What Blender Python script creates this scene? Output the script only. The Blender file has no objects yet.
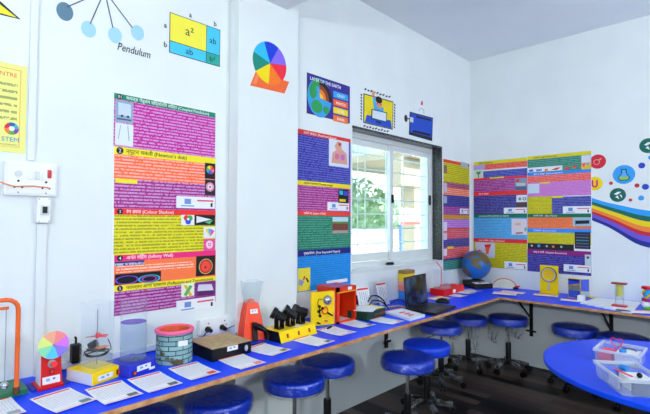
import bpy, bmesh, math, random
from mathutils import Vector, Matrix
PI = math.pi
random.seed(7)
sc = bpy.context.scene
COL = sc.collection

# ---------------------------------------------------------------- camera
CAM_F = 441.776
CAM_C = Vector((2.3489, -4.7948, 1.4935))
CAM_R = Vector((0.715278, 0.698823, 0.005012))
CAM_U = Vector((0.017678, -0.025262, 0.999525))
CAM_W = Vector((-0.698617, 0.714849, 0.030423))
cd = bpy.data.cameras.new('camera'); co = bpy.data.objects.new('camera', cd); COL.objects.link(co)
cd.sensor_fit = 'HORIZONTAL'; cd.sensor_width = 36; cd.lens = CAM_F / 650 * 36; cd.clip_start = 0.02
m = Matrix.Identity(4)
for i in range(3):
    m[i][0] = CAM_R[i]; m[i][1] = CAM_U[i]; m[i][2] = -CAM_W[i]; m[i][3] = CAM_C[i]
co.matrix_world = m
sc.camera = co

# measured points of the photograph -> metres on a real plane of the room
def un(px, py, ax, v):
    d = CAM_R * ((px - 325) / CAM_F) - CAM_U * ((py - 207) / CAM_F) + CAM_W
    t = (v - CAM_C[ax]) / d[ax]
    return CAM_C + d * t
T = 0.785                                    # height of the worktop
def onT(px, py, z=T): return un(px, py, 2, z)
def FL(px, py): p = un(px, py, 0, 0.0); return p.y, p.z      # left wall: u = +Y, v = Z
def FP(px, py): p = un(px, py, 0, 0.1); return p.y, p.z      # pillar face
def FB(px, py): p = un(px, py, 1, 0.0); return p.x, p.z      # back wall: u = +X, v = Z
ML = Matrix(((0, 0, 1, 0), (1, 0, 0, 0), (0, 1, 0, 0), (0, 0, 0, 1)))
MBK = Matrix(((1, 0, 0, 0), (0, 0, -1, 0), (0, 1, 0, 0), (0, 0, 0, 1)))

# ---------------------------------------------------------------- materials
def lin(h):
    h = h.lstrip('#'); o = []
    for i in (0, 2, 4):
        c = int(h[i:i+2], 16) / 255
        o.append(c / 12.92 if c <= .04045 else ((c + .055) / 1.055) ** 2.4)
    return (o[0], o[1], o[2], 1)
MATS = {}
def mat(name, col, rough=.5, metal=0, **k):
    if name in MATS: return MATS[name]
    m = bpy.data.materials.new(name); m.use_nodes = True
    b = m.node_tree.nodes['Principled BSDF']
    b.inputs['Base Color'].default_value = lin(col); b.inputs['Roughness'].default_value = rough
    b.inputs['Metallic'].default_value = metal
    if not metal: b.inputs['Specular IOR Level'].default_value = .28
    for a, v in k.items(): b.inputs[a.replace('_', ' ')].default_value = v
    MATS[name] = m; return m
def nd(m, t, **k):
    n = m.node_tree.nodes.new(t)
    for a, v in k.items(): setattr(n, a, v)
    return n
def lk(m, a, b): m.node_tree.links.new(a, b)
def bs(m): return m.node_tree.nodes['Principled BSDF']
def coord(m, kind='Object'): return nd(m, 'ShaderNodeTexCoord').outputs[kind]
def math_(m, op, a, b=None):
    n = nd(m, 'ShaderNodeMath', operation=op)
    for i, x in enumerate((a, b)):
        if x is None: continue
        if isinstance(x, (int, float)): n.inputs[i].default_value = x
        else: lk(m, x, n.inputs[i])
    return n.outputs[0]
def noisy(name, c1, c2, scale=8, rough=.5, metal=0, bump=0, detail=3, lo=.35, hi=.65, **k):
    if name in MATS: return MATS[name]
    m = mat(name, c1, rough, metal, **k)
    n = nd(m, 'ShaderNodeTexNoise'); n.inputs['Scale'].default_value = scale; n.inputs['Detail'].default_value = detail
    lk(m, coord(m), n.inputs['Vector'])
    r = nd(m, 'ShaderNodeValToRGB'); r.color_ramp.elements[0].color = lin(c1); r.color_ramp.elements[1].color = lin(c2)
    r.color_ramp.elements[0].position = lo; r.color_ramp.elements[1].position = hi
    lk(m, n.outputs['Fac'], r.inputs[0]); lk(m, r.outputs[0], bs(m).inputs['Base Color'])
    if bump:
        b = nd(m, 'ShaderNodeBump'); b.inputs['Strength'].default_value = bump; b.inputs['Distance'].default_value = .01
        lk(m, n.outputs['Fac'], b.inputs['Height']); lk(m, b.outputs[0], bs(m).inputs['Normal'])
    return m
def printed(bg, fg, pitch=.0172, fill=.52, word=34, rough=.45):
    """a printed text block: rows of small broken marks"""
    name = 'print_%s_%s_%g_%g' % (bg, fg, pitch, fill)
    if name in MATS: return MATS[name]
    m = mat(name, bg, rough)
    s = nd(m, 'ShaderNodeSeparateXYZ'); lk(m, coord(m), s.inputs[0])
    row = math_(m, 'DIVIDE', s.outputs[1], pitch)
    fr = math_(m, 'FRACT', row)
    line = math_(m, 'LESS_THAN', fr, fill)
    rowi = math_(m, 'FLOOR', row)
    c = nd(m, 'ShaderNodeCombineXYZ')
    lk(m, math_(m, 'MULTIPLY', s.outputs[0], word / pitch * .055), c.inputs[0])
    lk(m, math_(m, 'MULTIPLY', rowi, 7.31), c.inputs[1])
    lk(m, math_(m, 'MULTIPLY', fr, 1.3), c.inputs[2])
    n = nd(m, 'ShaderNodeTexNoise'); n.inputs['Scale'].default_value = 1; n.inputs['Detail'].default_value = 3
    lk(m, c.outputs[0], n.inputs['Vector'])
    ink = math_(m, 'GREATER_THAN', n.outputs['Fac'], .43)
    f = math_(m, 'MULTIPLY', math_(m, 'MULTIPLY', line, ink), .62)
    mx = nd(m, 'ShaderNodeMix', data_type='RGBA')
    mx.inputs[6].default_value = lin(bg); mx.inputs[7].default_value = lin(fg)
    lk(m, f, mx.inputs[0]); lk(m, mx.outputs[2], bs(m).inputs['Base Color'])
    return m
def clear(name, tint='#ffffff', alpha=.2, rough=.08, body='#e8eef2', spec=.6, bump=0, bscale=30):
    """clear plastic / film / glass: mostly transparent with a glossy coat"""
    if name in MATS: return MATS[name]
    m = mat(name, body, rough)
    nt = m.node_tree; out = [n for n in nt.nodes if n.type == 'OUTPUT_MATERIAL'][0]
    tr = nd(m, 'ShaderNodeBsdfTransparent'); tr.inputs[0].default_value = lin(tint)
    mx = nd(m, 'ShaderNodeMixShader'); 
    lw = nd(m, 'ShaderNodeLayerWeight'); lw.inputs[0].default_value = .25
    f = math_(m, 'ADD', math_(m, 'MULTIPLY', lw.outputs['Facing'], alpha * 1.6), alpha)
    f = math_(m, 'MINIMUM', f, .95)
    lk(m, f, mx.inputs[0]); lk(m, tr.outputs[0], mx.inputs[1]); lk(m, bs(m).outputs[0], mx.inputs[2])
    lk(m, mx.outputs[0], out.inputs[0])
    bs(m).inputs['Specular IOR Level'].default_value = spec
    if bump:
        n = nd(m, 'ShaderNodeTexNoise'); n.inputs['Scale'].default_value = bscale; n.inputs['Detail'].default_value = 2
        lk(m, coord(m), n.inputs['Vector'])
        b = nd(m, 'ShaderNodeBump'); b.inputs['Strength'].default_value = bump; b.inputs['Distance'].default_value = .02
        lk(m, n.outputs['Fac'], b.inputs['Height']); lk(m, b.outputs[0], bs(m).inputs['Normal'])
    return m

WALL = noisy('wall_paint', '#eaf0f1', '#e6ecee', 3, .6, bump=.02)
CEIL = noisy('ceiling_paint', '#eef4f6', '#eaf0f3', 2, .8)
WHITE = mat('white_plastic', '#eef1f3', .35)
CARD = mat('white_card', '#eef0f6', .5)
BLACK = mat('black_plastic', '#0c0c0e', .38)
BLACKM = noisy('black_metal', '#111113', '#1a1a1d', 40, .4)
CHROME = mat('chrome', '#c8ccd0', .16, 1)
STEEL = mat('steel', '#9aa0a4', .35, .8)
RED = mat('red_plastic', '#d00a14', .35)
REDP = mat('red_ink', '#e23a3a', .5)
YEL = mat('yellow_acrylic', '#ffd800', .3)
ORG = mat('orange_acrylic', '#fa4010', .3)
INK = mat('dark_ink', '#1c1c28', .6)
WINK = mat('white_ink', '#f2f4f6', .6)
def paint(h): return mat('paint_' + h.lstrip('#'), h, .55)

# ---------------------------------------------------------------- mesh builder
class MB:
    def __init__(s, M=None): s.v = []; s.f = []; s.mi = []; s.k = 0; s.M = M
    def use(s, k): s.k = k; return s
    def add(s, vs, fs):
        b = len(s.v)
        for p in vs:
            p = Vector(p)
            s.v.append(tuple(s.M @ p) if s.M else tuple(p))
        for f in fs: s.f.append([b + i for i in f]); s.mi.append(s.k)
        return s
    def box(s, x0, y0, z0, x1, y1, z1):
        v = [(x, y, z) for z in (z0, z1) for y in (y0, y1) for x in (x0, x1)]
        return s.add(v, [(0, 2, 3, 1), (4, 5, 7, 6), (0, 1, 5, 4), (2, 6, 7, 3), (0, 4, 6, 2), (1, 3, 7, 5)])
    def hexa(s, b, t):     # four bottom corners, four top corners (same order, counter-clockwise from above)
        return s.add(list(b) + list(t), [(3, 2, 1, 0), (4, 5, 6, 7)] + [(i, (i+1) % 4, 4 + (i+1) % 4, 4 + i) for i in range(4)])
    def prism(s, pts, z0, z1):
        n = len(pts); a = sum(pts[i][0]*pts[(i+1) % n][1] - pts[(i+1) % n][0]*pts[i][1] for i in range(n))
        if a < 0: pts = pts[::-1]
        v = [(x, y, z0) for x, y in pts] + [(x, y, z1) for x, y in pts]
        return s.add(v, [list(range(n))[::-1], list(range(n, 2*n))] + [(i, (i+1) % n, n + (i+1) % n, n + i) for i in range(n)])
    def disc(s, cx, cy, r, z0, z1, n=28, ry=None, a0=0, a1=2*PI):
        ry = ry or r
        if abs(a1 - a0 - 2*PI) < 1e-6: p = [(cx + r*math.cos(a0 + i*2*PI/n), cy + ry*math.sin(a0 + i*2*PI/n)) for i in range(n)]
        else: p = [(cx, cy)] + [(cx + r*math.cos(a0 + (a1-a0)*i/n), cy + ry*math.sin(a0 + (a1-a0)*i/n)) for i in range(n+1)]
        return s.prism(p, z0, z1)
    def ring(s, cx, cy, r0, r1, z0, z1, n=28):
        v = []
        for z in (z0, z1):
            for r in (r0, r1):
                v += [(cx + r*math.cos(i*2*PI/n), cy + r*math.sin(i*2*PI/n), z) for i in range(n)]
        f = []
        for i in range(n):
            j = (i+1) % n
            f += [(2*n+i, 3*n+i, 3*n+j, 2*n+j), (i, j, n+j, n+i), (n+i, n+j, 3*n+j, 3*n+i), (j, i, 2*n+i, 2*n+j)]
        return s.add(v, f)
    def lathe(s, prof, c=(0, 0, 0), n=28, jit=0):
        c = Vector(c); v = []; f = []; k = len(prof)
        for r, z in prof:
            for i in range(n):
                a = i*2*PI/n; q = r*(1 + (random.uniform(-jit, jit) if jit else 0))
                v.append((c.x + q*math.cos(a), c.y + q*math.sin(a), c.z + z + (random.uniform(-jit, jit)*.12 if jit else 0)))
        for a in range(k-1):
            for i in range(n):
                j = (i+1) % n; f.append((a*n+i, a*n+j, (a+1)*n+j, (a+1)*n+i))
        if prof[0][0] > 1e-6 and not jit: f.append(list(range(n))[::-1])
        if prof[-1][0] > 1e-6 and not jit: f.append(list(range((k-1)*n, k*n)))
        return s.add(v, f)
    def tube(s, pts, r, n=8, closed=False, cap=True):
        P = [Vector(p) for p in pts]; R = r if isinstance(r, (list, tuple)) else [r]*len(P)
        v = []; f = []; N = len(P); prev = None
        for i, p in enumerate(P):
            if closed: t = P[(i+1) % N] - P[i-1]
            else: t = P[min(i+1, N-1)] - P[max(i-1, 0)]
            t.normalize()
            if prev is None:
                a = t.cross(Vector((0, 0, 1)))
                if a.length < .2: a = t.cross(Vector((1, 0, 0)))
            else: a = prev - t*prev.dot(t)
            a.normalize(); prev = a; b = t.cross(a)
            for k in range(n):
                g = k*2*PI/n; v.append(p + (a*math.cos(g) + b*math.sin(g))*R[i])
        for i in range(N if closed else N-1):
            q = (i+1) % N
            for k in range(n):
                l = (k+1) % n; f.append((i*n+k, i*n+l, q*n+l, q*n+k))
        if cap and not closed: f.append(list(range(n))[::-1]); f.append(list(range((N-1)*n, N*n)))
        return s.add(v, f)
    def cyl(s, p0, p1, r0, r1=None, n=16): return s.tube([p0, p1], [r0, r0 if r1 is None else r1], n)
    def sphere(s, c, r, nu=20, nv=12, sx=1, sy=1, sz=1):
        v = [(c[0], c[1], c[2] - r*sz)]; f = []
        for j in range(1, nv):
            t = -PI/2 + PI*j/nv
            for i in range(nu):
                a = i*2*PI/nu; v.append((c[0] + r*sx*math.cos(t)*math.cos(a), c[1] + r*sy*math.cos(t)*math.sin(a), c[2] + r*sz*math.sin(t)))
        v.append((c[0], c[1], c[2] + r*sz)); L = len(v) - 1
        for i in range(nu):
            k = (i+1) % nu
            f.append((0, 1+k, 1+i)); f.append((L, L-nu+i, L-nu+k))
            for j in range(nv-2): f.append((1+j*nu+i, 1+j*nu+k, 1+(j+1)*nu+k, 1+(j+1)*nu+i))
        return s.add(v, f)
    def text(s, txt, x, y, size, z0, z1, align='LEFT', sx=1, shear=0):
        cu = bpy.data.curves.new('lettering', 'FONT'); cu.body = txt; cu.size = size; cu.align_x = align
        cu.extrude = (z1 - z0)/2; cu.resolution_u = 2; cu.shear = shear
        ob = bpy.data.objects.new('lettering', cu); COL.objects.link(ob)
        me = bpy.data.meshes.new_from_object(ob.evaluated_get(bpy.context.evaluated_depsgraph_get()))
        s.add([(x + v.co.x*sx, y + v.co.y, (z0+z1)/2 + v.co.z) for v in me.vertices], [list(p.vertices) for p in me.polygons])
        bpy.data.objects.remove(ob); bpy.data.curves.remove(cu); bpy.data.meshes.remove(me)
        return s
    def obj(s, name, mats, parent=None, smooth=False, bevel=0, seg=2):
        me = bpy.data.meshes.new(name); me.from_pydata(s.v, [], s.f)
        if not isinstance(mats, (list, tuple)): mats = [mats]
        for mm in mats: me.materials.append(mm)
        me.polygons.foreach_set('material_index', s.mi)
        bm = bmesh.new(); bm.from_mesh(me); bmesh.ops.recalc_face_normals(bm, faces=bm.faces); bm.to_mesh(me); bm.free()
        if smooth:
            me.shade_smooth()
            try: me.set_sharp_from_angle(angle=math.radians(38))
            except Exception: pass
        me.update()
        o = bpy.data.objects.new(name, me); COL.objects.link(o)
        if parent is not None: o.parent = parent
        if bevel:
            b = o.modifiers.new('bevel', 'BEVEL'); b.width = bevel; b.segments = seg; b.limit_method = 'ANGLE'
        return o

def tag(o, label, cat, group=None):
    o['label'] = label; o['category'] = cat
    if group: o['group'] = group
    return o
def thing(name, label, cat, loc=(0, 0, 0), rz=0, group=None, M=None):
    o = bpy.data.objects.new(name, None); COL.objects.link(o); o.empty_display_size = .05
    if M is not None: o.matrix_basis = Matrix.Translation(loc) @ M
    else: o.location = loc; o.rotation_euler = (0, 0, rz)
    return tag(o, label, cat, group)
def struct(o): o['kind'] = 'structure'; return o
def copy_tree(o, parent=None):
    c = o.copy(); COL.objects.link(c)
    if parent is not None: c.parent = parent
    for ch in [q for q in o.children]: copy_tree(ch, c)
    return c

# ---------------------------------------------------------------- the room
H = 3.338
XR, YN = 5.6, -6.6
fl = mat('floor_laminate', '#2a211e', .42, 0, Specular_IOR_Level=.2)
def floor_nodes(m):
    b = nd(m, 'ShaderNodeTexBrick'); b.offset = .37; b.inputs['Scale'].default_value = 1
    b.inputs['Brick Width'].default_value = 1.1; b.inputs['Row Height'].default_value = .095; b.inputs['Mortar Size'].default_value = .0012
    b.inputs['Color1'].default_value = lin('#120f0e'); b.inputs['Color2'].default_value = lin('#6a5850'); b.inputs['Mortar'].default_value = lin('#0d0a09')
    b.inputs['Bias'].default_value = -.3
    lk(m, coord(m), b.inputs['Vector'])
    n = nd(m, 'ShaderNodeTexNoise'); mp = nd(m, 'ShaderNodeMapping'); mp.inputs['Scale'].default_value = (2, 40, 1)
    lk(m, coord(m), mp.inputs[0]); lk(m, mp.outputs[0], n.inputs['Vector']); n.inputs['Scale'].default_value = 1.5; n.inputs['Detail'].default_value = 4
    mx = nd(m, 'ShaderNodeMix', data_type='RGBA', blend_type='MULTIPLY'); mx.inputs[0].default_value = .7
    r = nd(m, 'ShaderNodeValToRGB'); r.color_ramp.elements[0].color = (.45, .45, .45, 1); r.color_ramp.elements[1].color = (1.3, 1.3, 1.3, 1)
    lk(m, n.outputs['Fac'], r.inputs[0]); lk(m, b.outputs['Color'], mx.inputs[6]); lk(m, r.outputs[0], mx.inputs[7])
    lk(m, mx.outputs[2], bs(m).inputs['Base Color'])
floor_nodes(fl)
struct(MB().box(-.25, YN, -.1, XR, .2, 0).obj('floor', fl))
struct(MB().box(-.25, YN, H, XR, .2, H+.1).obj('ceiling', CEIL))
WY0, WZ0 = FL(352, 273.6); WY1, _ = FL(441.2, 263); _, WZ1 = FL(352, 127.3); WZ0 = 1.085; WZ1 = 2.255
w = MB()
w.box(-.25, YN, 0, 0, WY0, H).box(-.25, WY1, 0, 0, .2, H).box(-.25, WY0, 0, 0, WY1, WZ0).box(-.25, WY0, WZ1, 0, WY1, H)
struct(w.obj('wall_left', WALL))
struct(MB().box(0, 0, 0, XR, .2, H).obj('wall_back', WALL))
struct(MB().box(XR, YN, 0, XR+.2, .2, H).obj('wall_right', WALL))
struct(MB().box(-.25, YN-.2, 0, XR+.2, YN, H).obj('wall_near', WALL))
PY0, PY1 = un(228, 200, 0, 0).y, un(297.7, 200, 0, .1).y
struct(MB().box(0, PY0, 0, .1, PY1, H).obj('pillar', WALL, bevel=.006))
BZ = 2.916; BY1 = un(287, 10, 0, .1).y
struct(MB().box(0, -3.75, BZ, XR, BY1, H).obj('ceiling_beam', CEIL))
# window: granite reveal, two sliding sashes, grille outside
gran = noisy('dark_granite', '#2b2f30', '#565c5c', 60, .25, detail=5, lo=.4, hi=.75)
FX = -.10                                    # front of the frame
ALU = mat('white_aluminium', '#dfe4e4', .4)
win = struct(MB().box(FX-.06, WY0, WZ1-.045, FX, WY1, WZ1).box(FX-.06, WY0, WZ0, FX, WY1, WZ0+.045)
    .box(FX-.06, WY0, WZ0+.045, FX, WY0+.04, WZ1-.045).box(FX-.06, WY1-.045, WZ0+.045, FX, WY1, WZ1-.045).obj('window_1', ALU))
lin_ = MB().box(FX, WY1-.004, WZ0+.005, .004, WY1+.018, WZ1+.016).box(FX, WY0-.004, WZ1-.004, .004, WY1-.004, WZ1+.016)
lin_.obj('granite_lining', gran, win)
MB().box(FX, WY0-.012, WZ0-.022, .012, WY1+.004, WZ0+.004).obj('window_sill', mat('pale_sill', '#dfe4e4', .4), win)
q = un(390, 267, 0, -.04)
tag(MB().tube([(-.045, q.y-.05, WZ0+.018), (-.04, q.y-.03, WZ0+.022), (-.04, q.y+.04, WZ0+.02), (-.045, q.y+.06, WZ0+.012)], [.008, .013, .014, .007], 10).obj('black_gadget', BLACK, None, True), 'small black gadget lying on the window sill', 'gadget')
MID = un(391, 200, 0, FX-.02).y
GL = clear('window_glass', '#f4fbf8', .03, .03, spec=.5)
def sash(y0, y1, x):
    z0, z1 = WZ0+.05, WZ1-.05; t = .05
    o = MB().box(x-.022, y0, z0, x, y1, z0+t+.02).box(x-.022, y0, z1-t, x, y1, z1).box(x-.022, y0, z0+t+.02, x, y0+t, z1-t).box(x-.022, y1-t, z0+t+.02, x, y1, z1-t).obj('sash', ALU, win)
    MB().box(x-.013, y0+t, z0+t, x-.009, y1-t, z1-t).obj('pane', GL, o)
sash(WY0+.03, MID+.03, FX-.034); sash(MID-.03, WY1-.03, FX-.008)
MB().box(FX-.008, MID-.012, 1.66, FX+.008, MID+.01, 1.74).obj('latch', BLACK, win)
MB().box(FX-.002, WY1-.072, 1.66, FX+.012, WY1-.05, 1.76).obj('latch', BLACK, win)
g = MB(); gx = -.2
for k in range(9):
    z = WZ0 + .06 + k*.137; g.box(gx-.006, WY0, z-.006, gx, WY1, z+.006)
for px in (358.4, 366, 386.5, 404, 424.8):
    y = un(px, 200, 0, gx).y; g.box(gx-.0125, y-.004, WZ0, gx-.0065, y+.004, WZ1)
g.obj('window_grille', mat('grille_white', '#e2eae6', .5), win)

# the beam shades the wall by the pillar top; no strip is built there
# ---------------------------------------------------------------- worktop
CX, CY = .627, -.689
blue = noisy('blue_laminate', '#0a42fa', '#1048ff', 2, .4, Specular_IOR_Level=.2)
wood = noisy('edge_wood', '#b67c4e', '#d4a274', 18, .5)
ctr = thing('worktop', 'long blue L-shaped worktop with light wood edge fixed along two walls', 'counter', (0, 0, T))
MB().prism([(0.002, -6.2), (CX-.006, -6.2), (CX-.006, CY+.006), (4.4, CY+.006), (4.4, -.002), (.1, -.002), (.002, -.002)], -.019, 0).obj('top_board', blue, ctr)
e = MB().box(CX-.006, -6.2, -.019, CX, CY+.006, .001).box(CX, CY, -.019, 4.4, CY+.006, .001)
e.obj('edge_band', wood, ctr)
# make way for the pillar: the board simply meets its face
def bracket(label, x, y, axis, zb, cross=True, diag=True):
    b = thing('support_bracket', label, 'bracket', (x, y, 0), 0 if axis == 'y' else PI/2, 'steel brackets under the worktop')
    MB().box(-.015, -.02, zb, .015, 0, T-.0195).obj('upright', BLACKM, b)
    if cross: MB().box(-.05, -.026, zb+.045, .05, -.018, zb+.062).obj('cross_bar', BLACKM, b)
    if diag: MB().hexa([(-.008, -.02, .5), (.008, -.02, .5), (.008, -.036, .5), (-.008, -.036, .5)], [(-.008, -.40, T-.03), (.008, -.40, T-.03), (.008, -.42, T-.03), (-.008, -.42, T-.03)]).obj('brace', BLACKM, b)
    MB().box(-.012, -.44, T-.034, .012, 0, T-.0195).obj('arm', BLACKM, b)
bracket('black steel bracket under the back worktop right of the stool with hanging film', un(531, 320, 1, -.02).x, -.002, 'y', .31)
bracket('black steel bracket behind the two plastic boxes under the back worktop', un(611, 320, 1, -.02).x, -.002, 'y', .40)
bracket('black steel bracket on the left wall above the row of blue stools', .002, un(387, 335, 0, .02).y, 'x', .385, True, False)

# ---------------------------------------------------------------- wall posters
def wall_thing(name, label, cat, F, M, base, group=None, off=0.0):
    """an Empty on a wall whose local x runs along the wall, y up, z out of it"""
    u, v = F(*base)
    loc = {id(FL): (off, u, v), id(FP): (.1 + off, u, v), id(FB): (u, -off, v)}[id(F)]
    t = thing(name, label, cat, loc, 0, group, M)
    def P(px, py): a, b = F(px, py); return a - u, b - v
    t_P[t.name] = P
    return t, P
t_P = {}
def rect(P, xl, yt, xr, yb):
    u0, v1 = P(xl, yt); _, v0 = P(xl, yb); u1, _ = P(xr, yt); return u0, v0, u1, v1
def flat(root, P, name, r, m, lay=1):
    u0, v0, u1, v1 = rect(P, *r); return MB().box(u0, v0, .003, u1, v1, .0035 + .0009*lay).obj(name, m, root)
def discs(root, P, name, items, lay=3, mats=None):
    """items: (px, py, r_metres, hex) flat discs"""
    if name == 'icon_row':
        for px, py, r, h in items: u, v = P(px, py); MB().disc(u, v, r, .003, .0062, 18).obj('icon', paint(h), root)
        return
    hs = sorted(set(i[3] for i in items)); b = MB()
    for j, (px, py, r, h) in enumerate(items):
        u, v = P(px, py); b.use(hs.index(h)).disc(u, v, r, .003, .0035 + .0009*lay + .0003*j, 18)
    return b.obj(name, [paint(h) for h in hs], root)
def polys(root, P, name, items, lay=3):
    hs = sorted(set(i[0] for i in items)); b = MB()
    for j, (h, pts) in enumerate(items): b.use(hs.index(h)).prism([P(*p) for p in pts], .0004 if lay <= 2 and root.name.startswith('wall_') else .003, .0035 + .0009*lay + .0004*j)
    return b.obj(name, [paint(h) for h in hs], root)
def words(root, P, txt, px, py, size, m, lay=4, sx=1, align='LEFT', name='lettering', shear=0):
    u, v = P(px, py); return MB().text(txt, u, v, size, .0035 + .0009*(lay-1), .0035 + .0009*lay, align, sx, shear).obj(name, m, root)
def credit(root, P, r, star='#6f8fd0'):
    o = flat(root, P, 'credit_box', r, CARD, 2)
    xl, yt, xr, yb = r; h = yb - yt; wd = xr - xl
    u0, v0, u1, v1 = rect(P, *r); b = MB(); q = v1 - v0; l = u1 - u0
    b.use(0).box(u0+.2*l, v0+.35*q, .003, u0+.36*l, v0+.8*q, .0065)
    b.use(0).box(u0+.12*l, v0+.14*q, .003, u0+.44*l, v0+.24*q, .0065)
    b.use(1).box(u0+.52*l, v0+.62*q, .003, u0+.95*l, v0+.75*q, .0065)
    b.use(2).box(u0+.88*l, v0+.15*q, .003, u0+.93*l, v0+.5*q, .0065)
    b.obj('emblem', [paint(star), paint('#e0506a'), INK], root)
def heading(root, P, r, col, num, txt, fg=WINK, size=.026, badge=True):
    flat(root, P, 'heading_band', r, paint(col), 1)
    u0, v0, u1, v1 = rect(P, *r); q = v1 - v0
    if badge:
        MB().disc(u0+.028, v0+q*.5, q*.46, .003, .0062, 18).obj('number_badge', INK, root)
        MB().text(num, u0+.028, v0+q*.25, q*.72, .006, .0072, 'CENTER').obj('number', WINK, root)
    MB().text(txt, u0+.06, v0+q*.26, min(size, q*.8), .004, .0056).obj('lettering', fg, root)

MAG, ORA, YLW, NAV, TEAL, GRN = '#a01a90', '#ff7a45', '#e6dc1c', '#2b2a86', '#1f7a6a', '#0f7f5a'
W_ = '#f0e6f4'
# ---- poster one: numbered experiments
p1, P = wall_thing('poster', 'tall poster of numbered experiments in magenta, yellow and orange on the left wall', 'poster', FL, ML, (114.2, 318))
u0, v0, u1, v1 = rect(P, 114, 92.8, 215.3, 316)
MB().box(u0, v0, .0005, u1, v1, .0035).obj('backing', CARD, p1)
heading(p1, P, (114, 92.8, 215.3, 98.6), '#11876a', '01', 'कपल्ड पेंडुलम सिद्धांतित शिल्प (Coupled Pendulum)', size=.027)
flat(p1, P, 'text_panel', (114, 98.6, 215.3, 146.3), printed('#c0108e', '#dcb4f4'))
heading(p1, P, (114, 146.3, 215.3, 153.8), '#f4e428', '2', 'न्यूटन चकती (Newton\'s disk)', INK, .03)
flat(p1, P, 'text_panel', (114, 153.8, 215.3, 178.2), printed('#ff6a30', '#ffc8c8'))
flat(p1, P, 'text_panel', (114, 178.2, 215.3, 208.4), printed('#a41480', '#dcb4ec'))
flat(p1, P, 'yellow_tab', (115, 178.4, 137, 182.6), paint('#f4e428'), 2)
heading(p1, P, (114, 208.4, 215.3, 214.6), '#ee3030', '3', 'रंग छाया (Colour Shadow)', WINK, .03)
flat(p1, P, 'text_panel', (114, 214.6, 215.3, 255.3), printed('#e4dc0c', '#5c5a30'))
heading(p1, P, (114, 255.3, 215.3, 261.6), '#f0287c', '4', 'अनंत विहीर (Infinity Well)', WINK, .03)
flat(p1, P, 'text_panel', (114, 261.6, 215.3, 285.9), paint(ORA))
flat(p1, P, 'text_strip', (116, 266.5, 193, 273), printed(ORA, '#fff0e4', .016), 2)
flat(p1, P, 'title_tab', (114.3, 261.8, 144, 266.2), printed('#1c2a80', '#e8ecff', .024, .5, 60), 2)
heading(p1, P, (114, 285.9, 215.3, 292), '#f4e428', '5', 'परावर्तन आणि प्रसारण (Reflection and Transmission)', INK, .024)
flat(p1, P, 'text_panel', (114, 292, 215.3, 316), printed('#98127a', '#d8b0e8'))
# pictures on poster one
flat(p1, P, 'picture', (115, 99.8, 133, 121.4), paint('#8ea6c2'), 2)
polys(p1, P, 'swing_frame', [('#c6d4e4', [(118, 102.5), (130.5, 105), (130.5, 117), (118, 115)]), ('#46586e', [(116.5, 118), (131, 120), (131, 121.4), (116.5, 119.4)])])
discs(p1, P, 'bob', [(121.5, 116, .006, '#22303e'), (127.5, 117, .006, '#22303e')], 5)
flat(p1, P, 'picture', (115, 122.6, 133, 144.6), paint('#dfe8f4'), 2)
polys(p1, P, 'pendulum_sketch', [('#7a8a9c', [(120, 125), (120.5, 125), (118.2, 139), (117.7, 139)]), ('#7a8a9c', [(127, 126), (127.5, 126), (128.8, 141), (128.3, 141)])])
flat(p1, P, 'picture', (204.6, 162.8, 214.8, 178.6), paint('#151518'), 2)
def wheel(root, P, px, py, r, cols, lay=3, name='colour_wheel', a=0.2, ry=None):
    u, v = P(px, py); b = MB(); n = len(cols)
    for i in range(n): b.use(i).disc(u, v, r, .003, .0035 + .0009*lay, 5, ry, a + i*2*PI/n, a + (i+1)*2*PI/n)
    return b.obj(name, [paint(c) for c in cols], root)
RAIN = ['#e8362c', '#f08a24', '#f2e02c', '#4cb848', '#2c9ad8', '#4a4ac0', '#a850b8', '#f070a0']
wheel(p1, P, 209.8, 170, .026, RAIN)
flat(p1, P, 'picture', (204.6, 179.4, 214.8, 195), paint('#241c28'), 2)
discs(p1, P, 'spinning_wheel', [(209.5, 187, .028, '#d890b0'), (209.5, 187, .017, '#f0d8e4'), (209.5, 187, .006, '#30202c')])
credit(p1, P, (176, 196, 214.6, 207.8))
flat(p1, P, 'picture', (181, 214.9, 193.8, 225.2), CARD, 2)
discs(p1, P, 'mixed_lights', [(186, 218, .017, '#e83030'), (189.4, 218.2, .017, '#38b048'), (187.6, 221.5, .017, '#3050d0'), (187.7, 219.2, .007, '#f4f4f4')])
flat(p1, P, 'picture', (194.3, 214.7, 214.7, 225), paint('#101014'), 2)
polys(p1, P, 'light_wedge', [('#e8eef4', [(196, 216), (211, 219.5), (196, 223)]), ('#58b878', [(204, 222), (212.5, 220), (209, 224)])])
flat(p1, P, 'picture', (203.2, 227, 214.7, 238), CARD, 2)
polys(p1, P, 'tinted_cards', [('#f4d838', [(204.5, 229), (208, 228.5), (209, 236)]), ('#3fb0e0', [(207.5, 228.5), (211, 229), (209.5, 236.5)]), ('#e84898', [(210.5, 229), (213.8, 231), (210, 236.7)])])
flat(p1, P, 'picture', (203.2, 239, 214.7, 250.8), paint('#e85098'), 2)
discs(p1, P, 'pink_wheel', [(209, 244.5, .024, '#f6c8dc'), (209, 244.5, .010, '#c85890'), (209, 244.5, .004, '#fff4f8')])
flat(p1, P, 'picture', (114.6, 274.4, 160.6, 285.2), paint('#0e0f16'), 2)
u, v = P(126.5, 279.8); b = MB(); b.use(0).ring(u, v, .030, .036, .004, .0066); b.use(1)
u2, v2 = P(149, 278.6); b.ring(u2, v2, .030, .036, .004, .0066); b.use(2).ring(u2, v2, .020, .025, .004, .0066)
for i in range(len(b.v)):
    x, y, z = b.v[i]; cx_ = u if x < (u+u2)/2 else u2; b.v[i] = (cx_ + (x-cx_)*1.7, v + (y-v)*.62 if cx_ == u else v2 + (y-v2)*.62, z)
b.obj('glowing_rings', [paint('#7048c8'), paint('#40b0c8'), paint('#b048c0')], p1)
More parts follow.
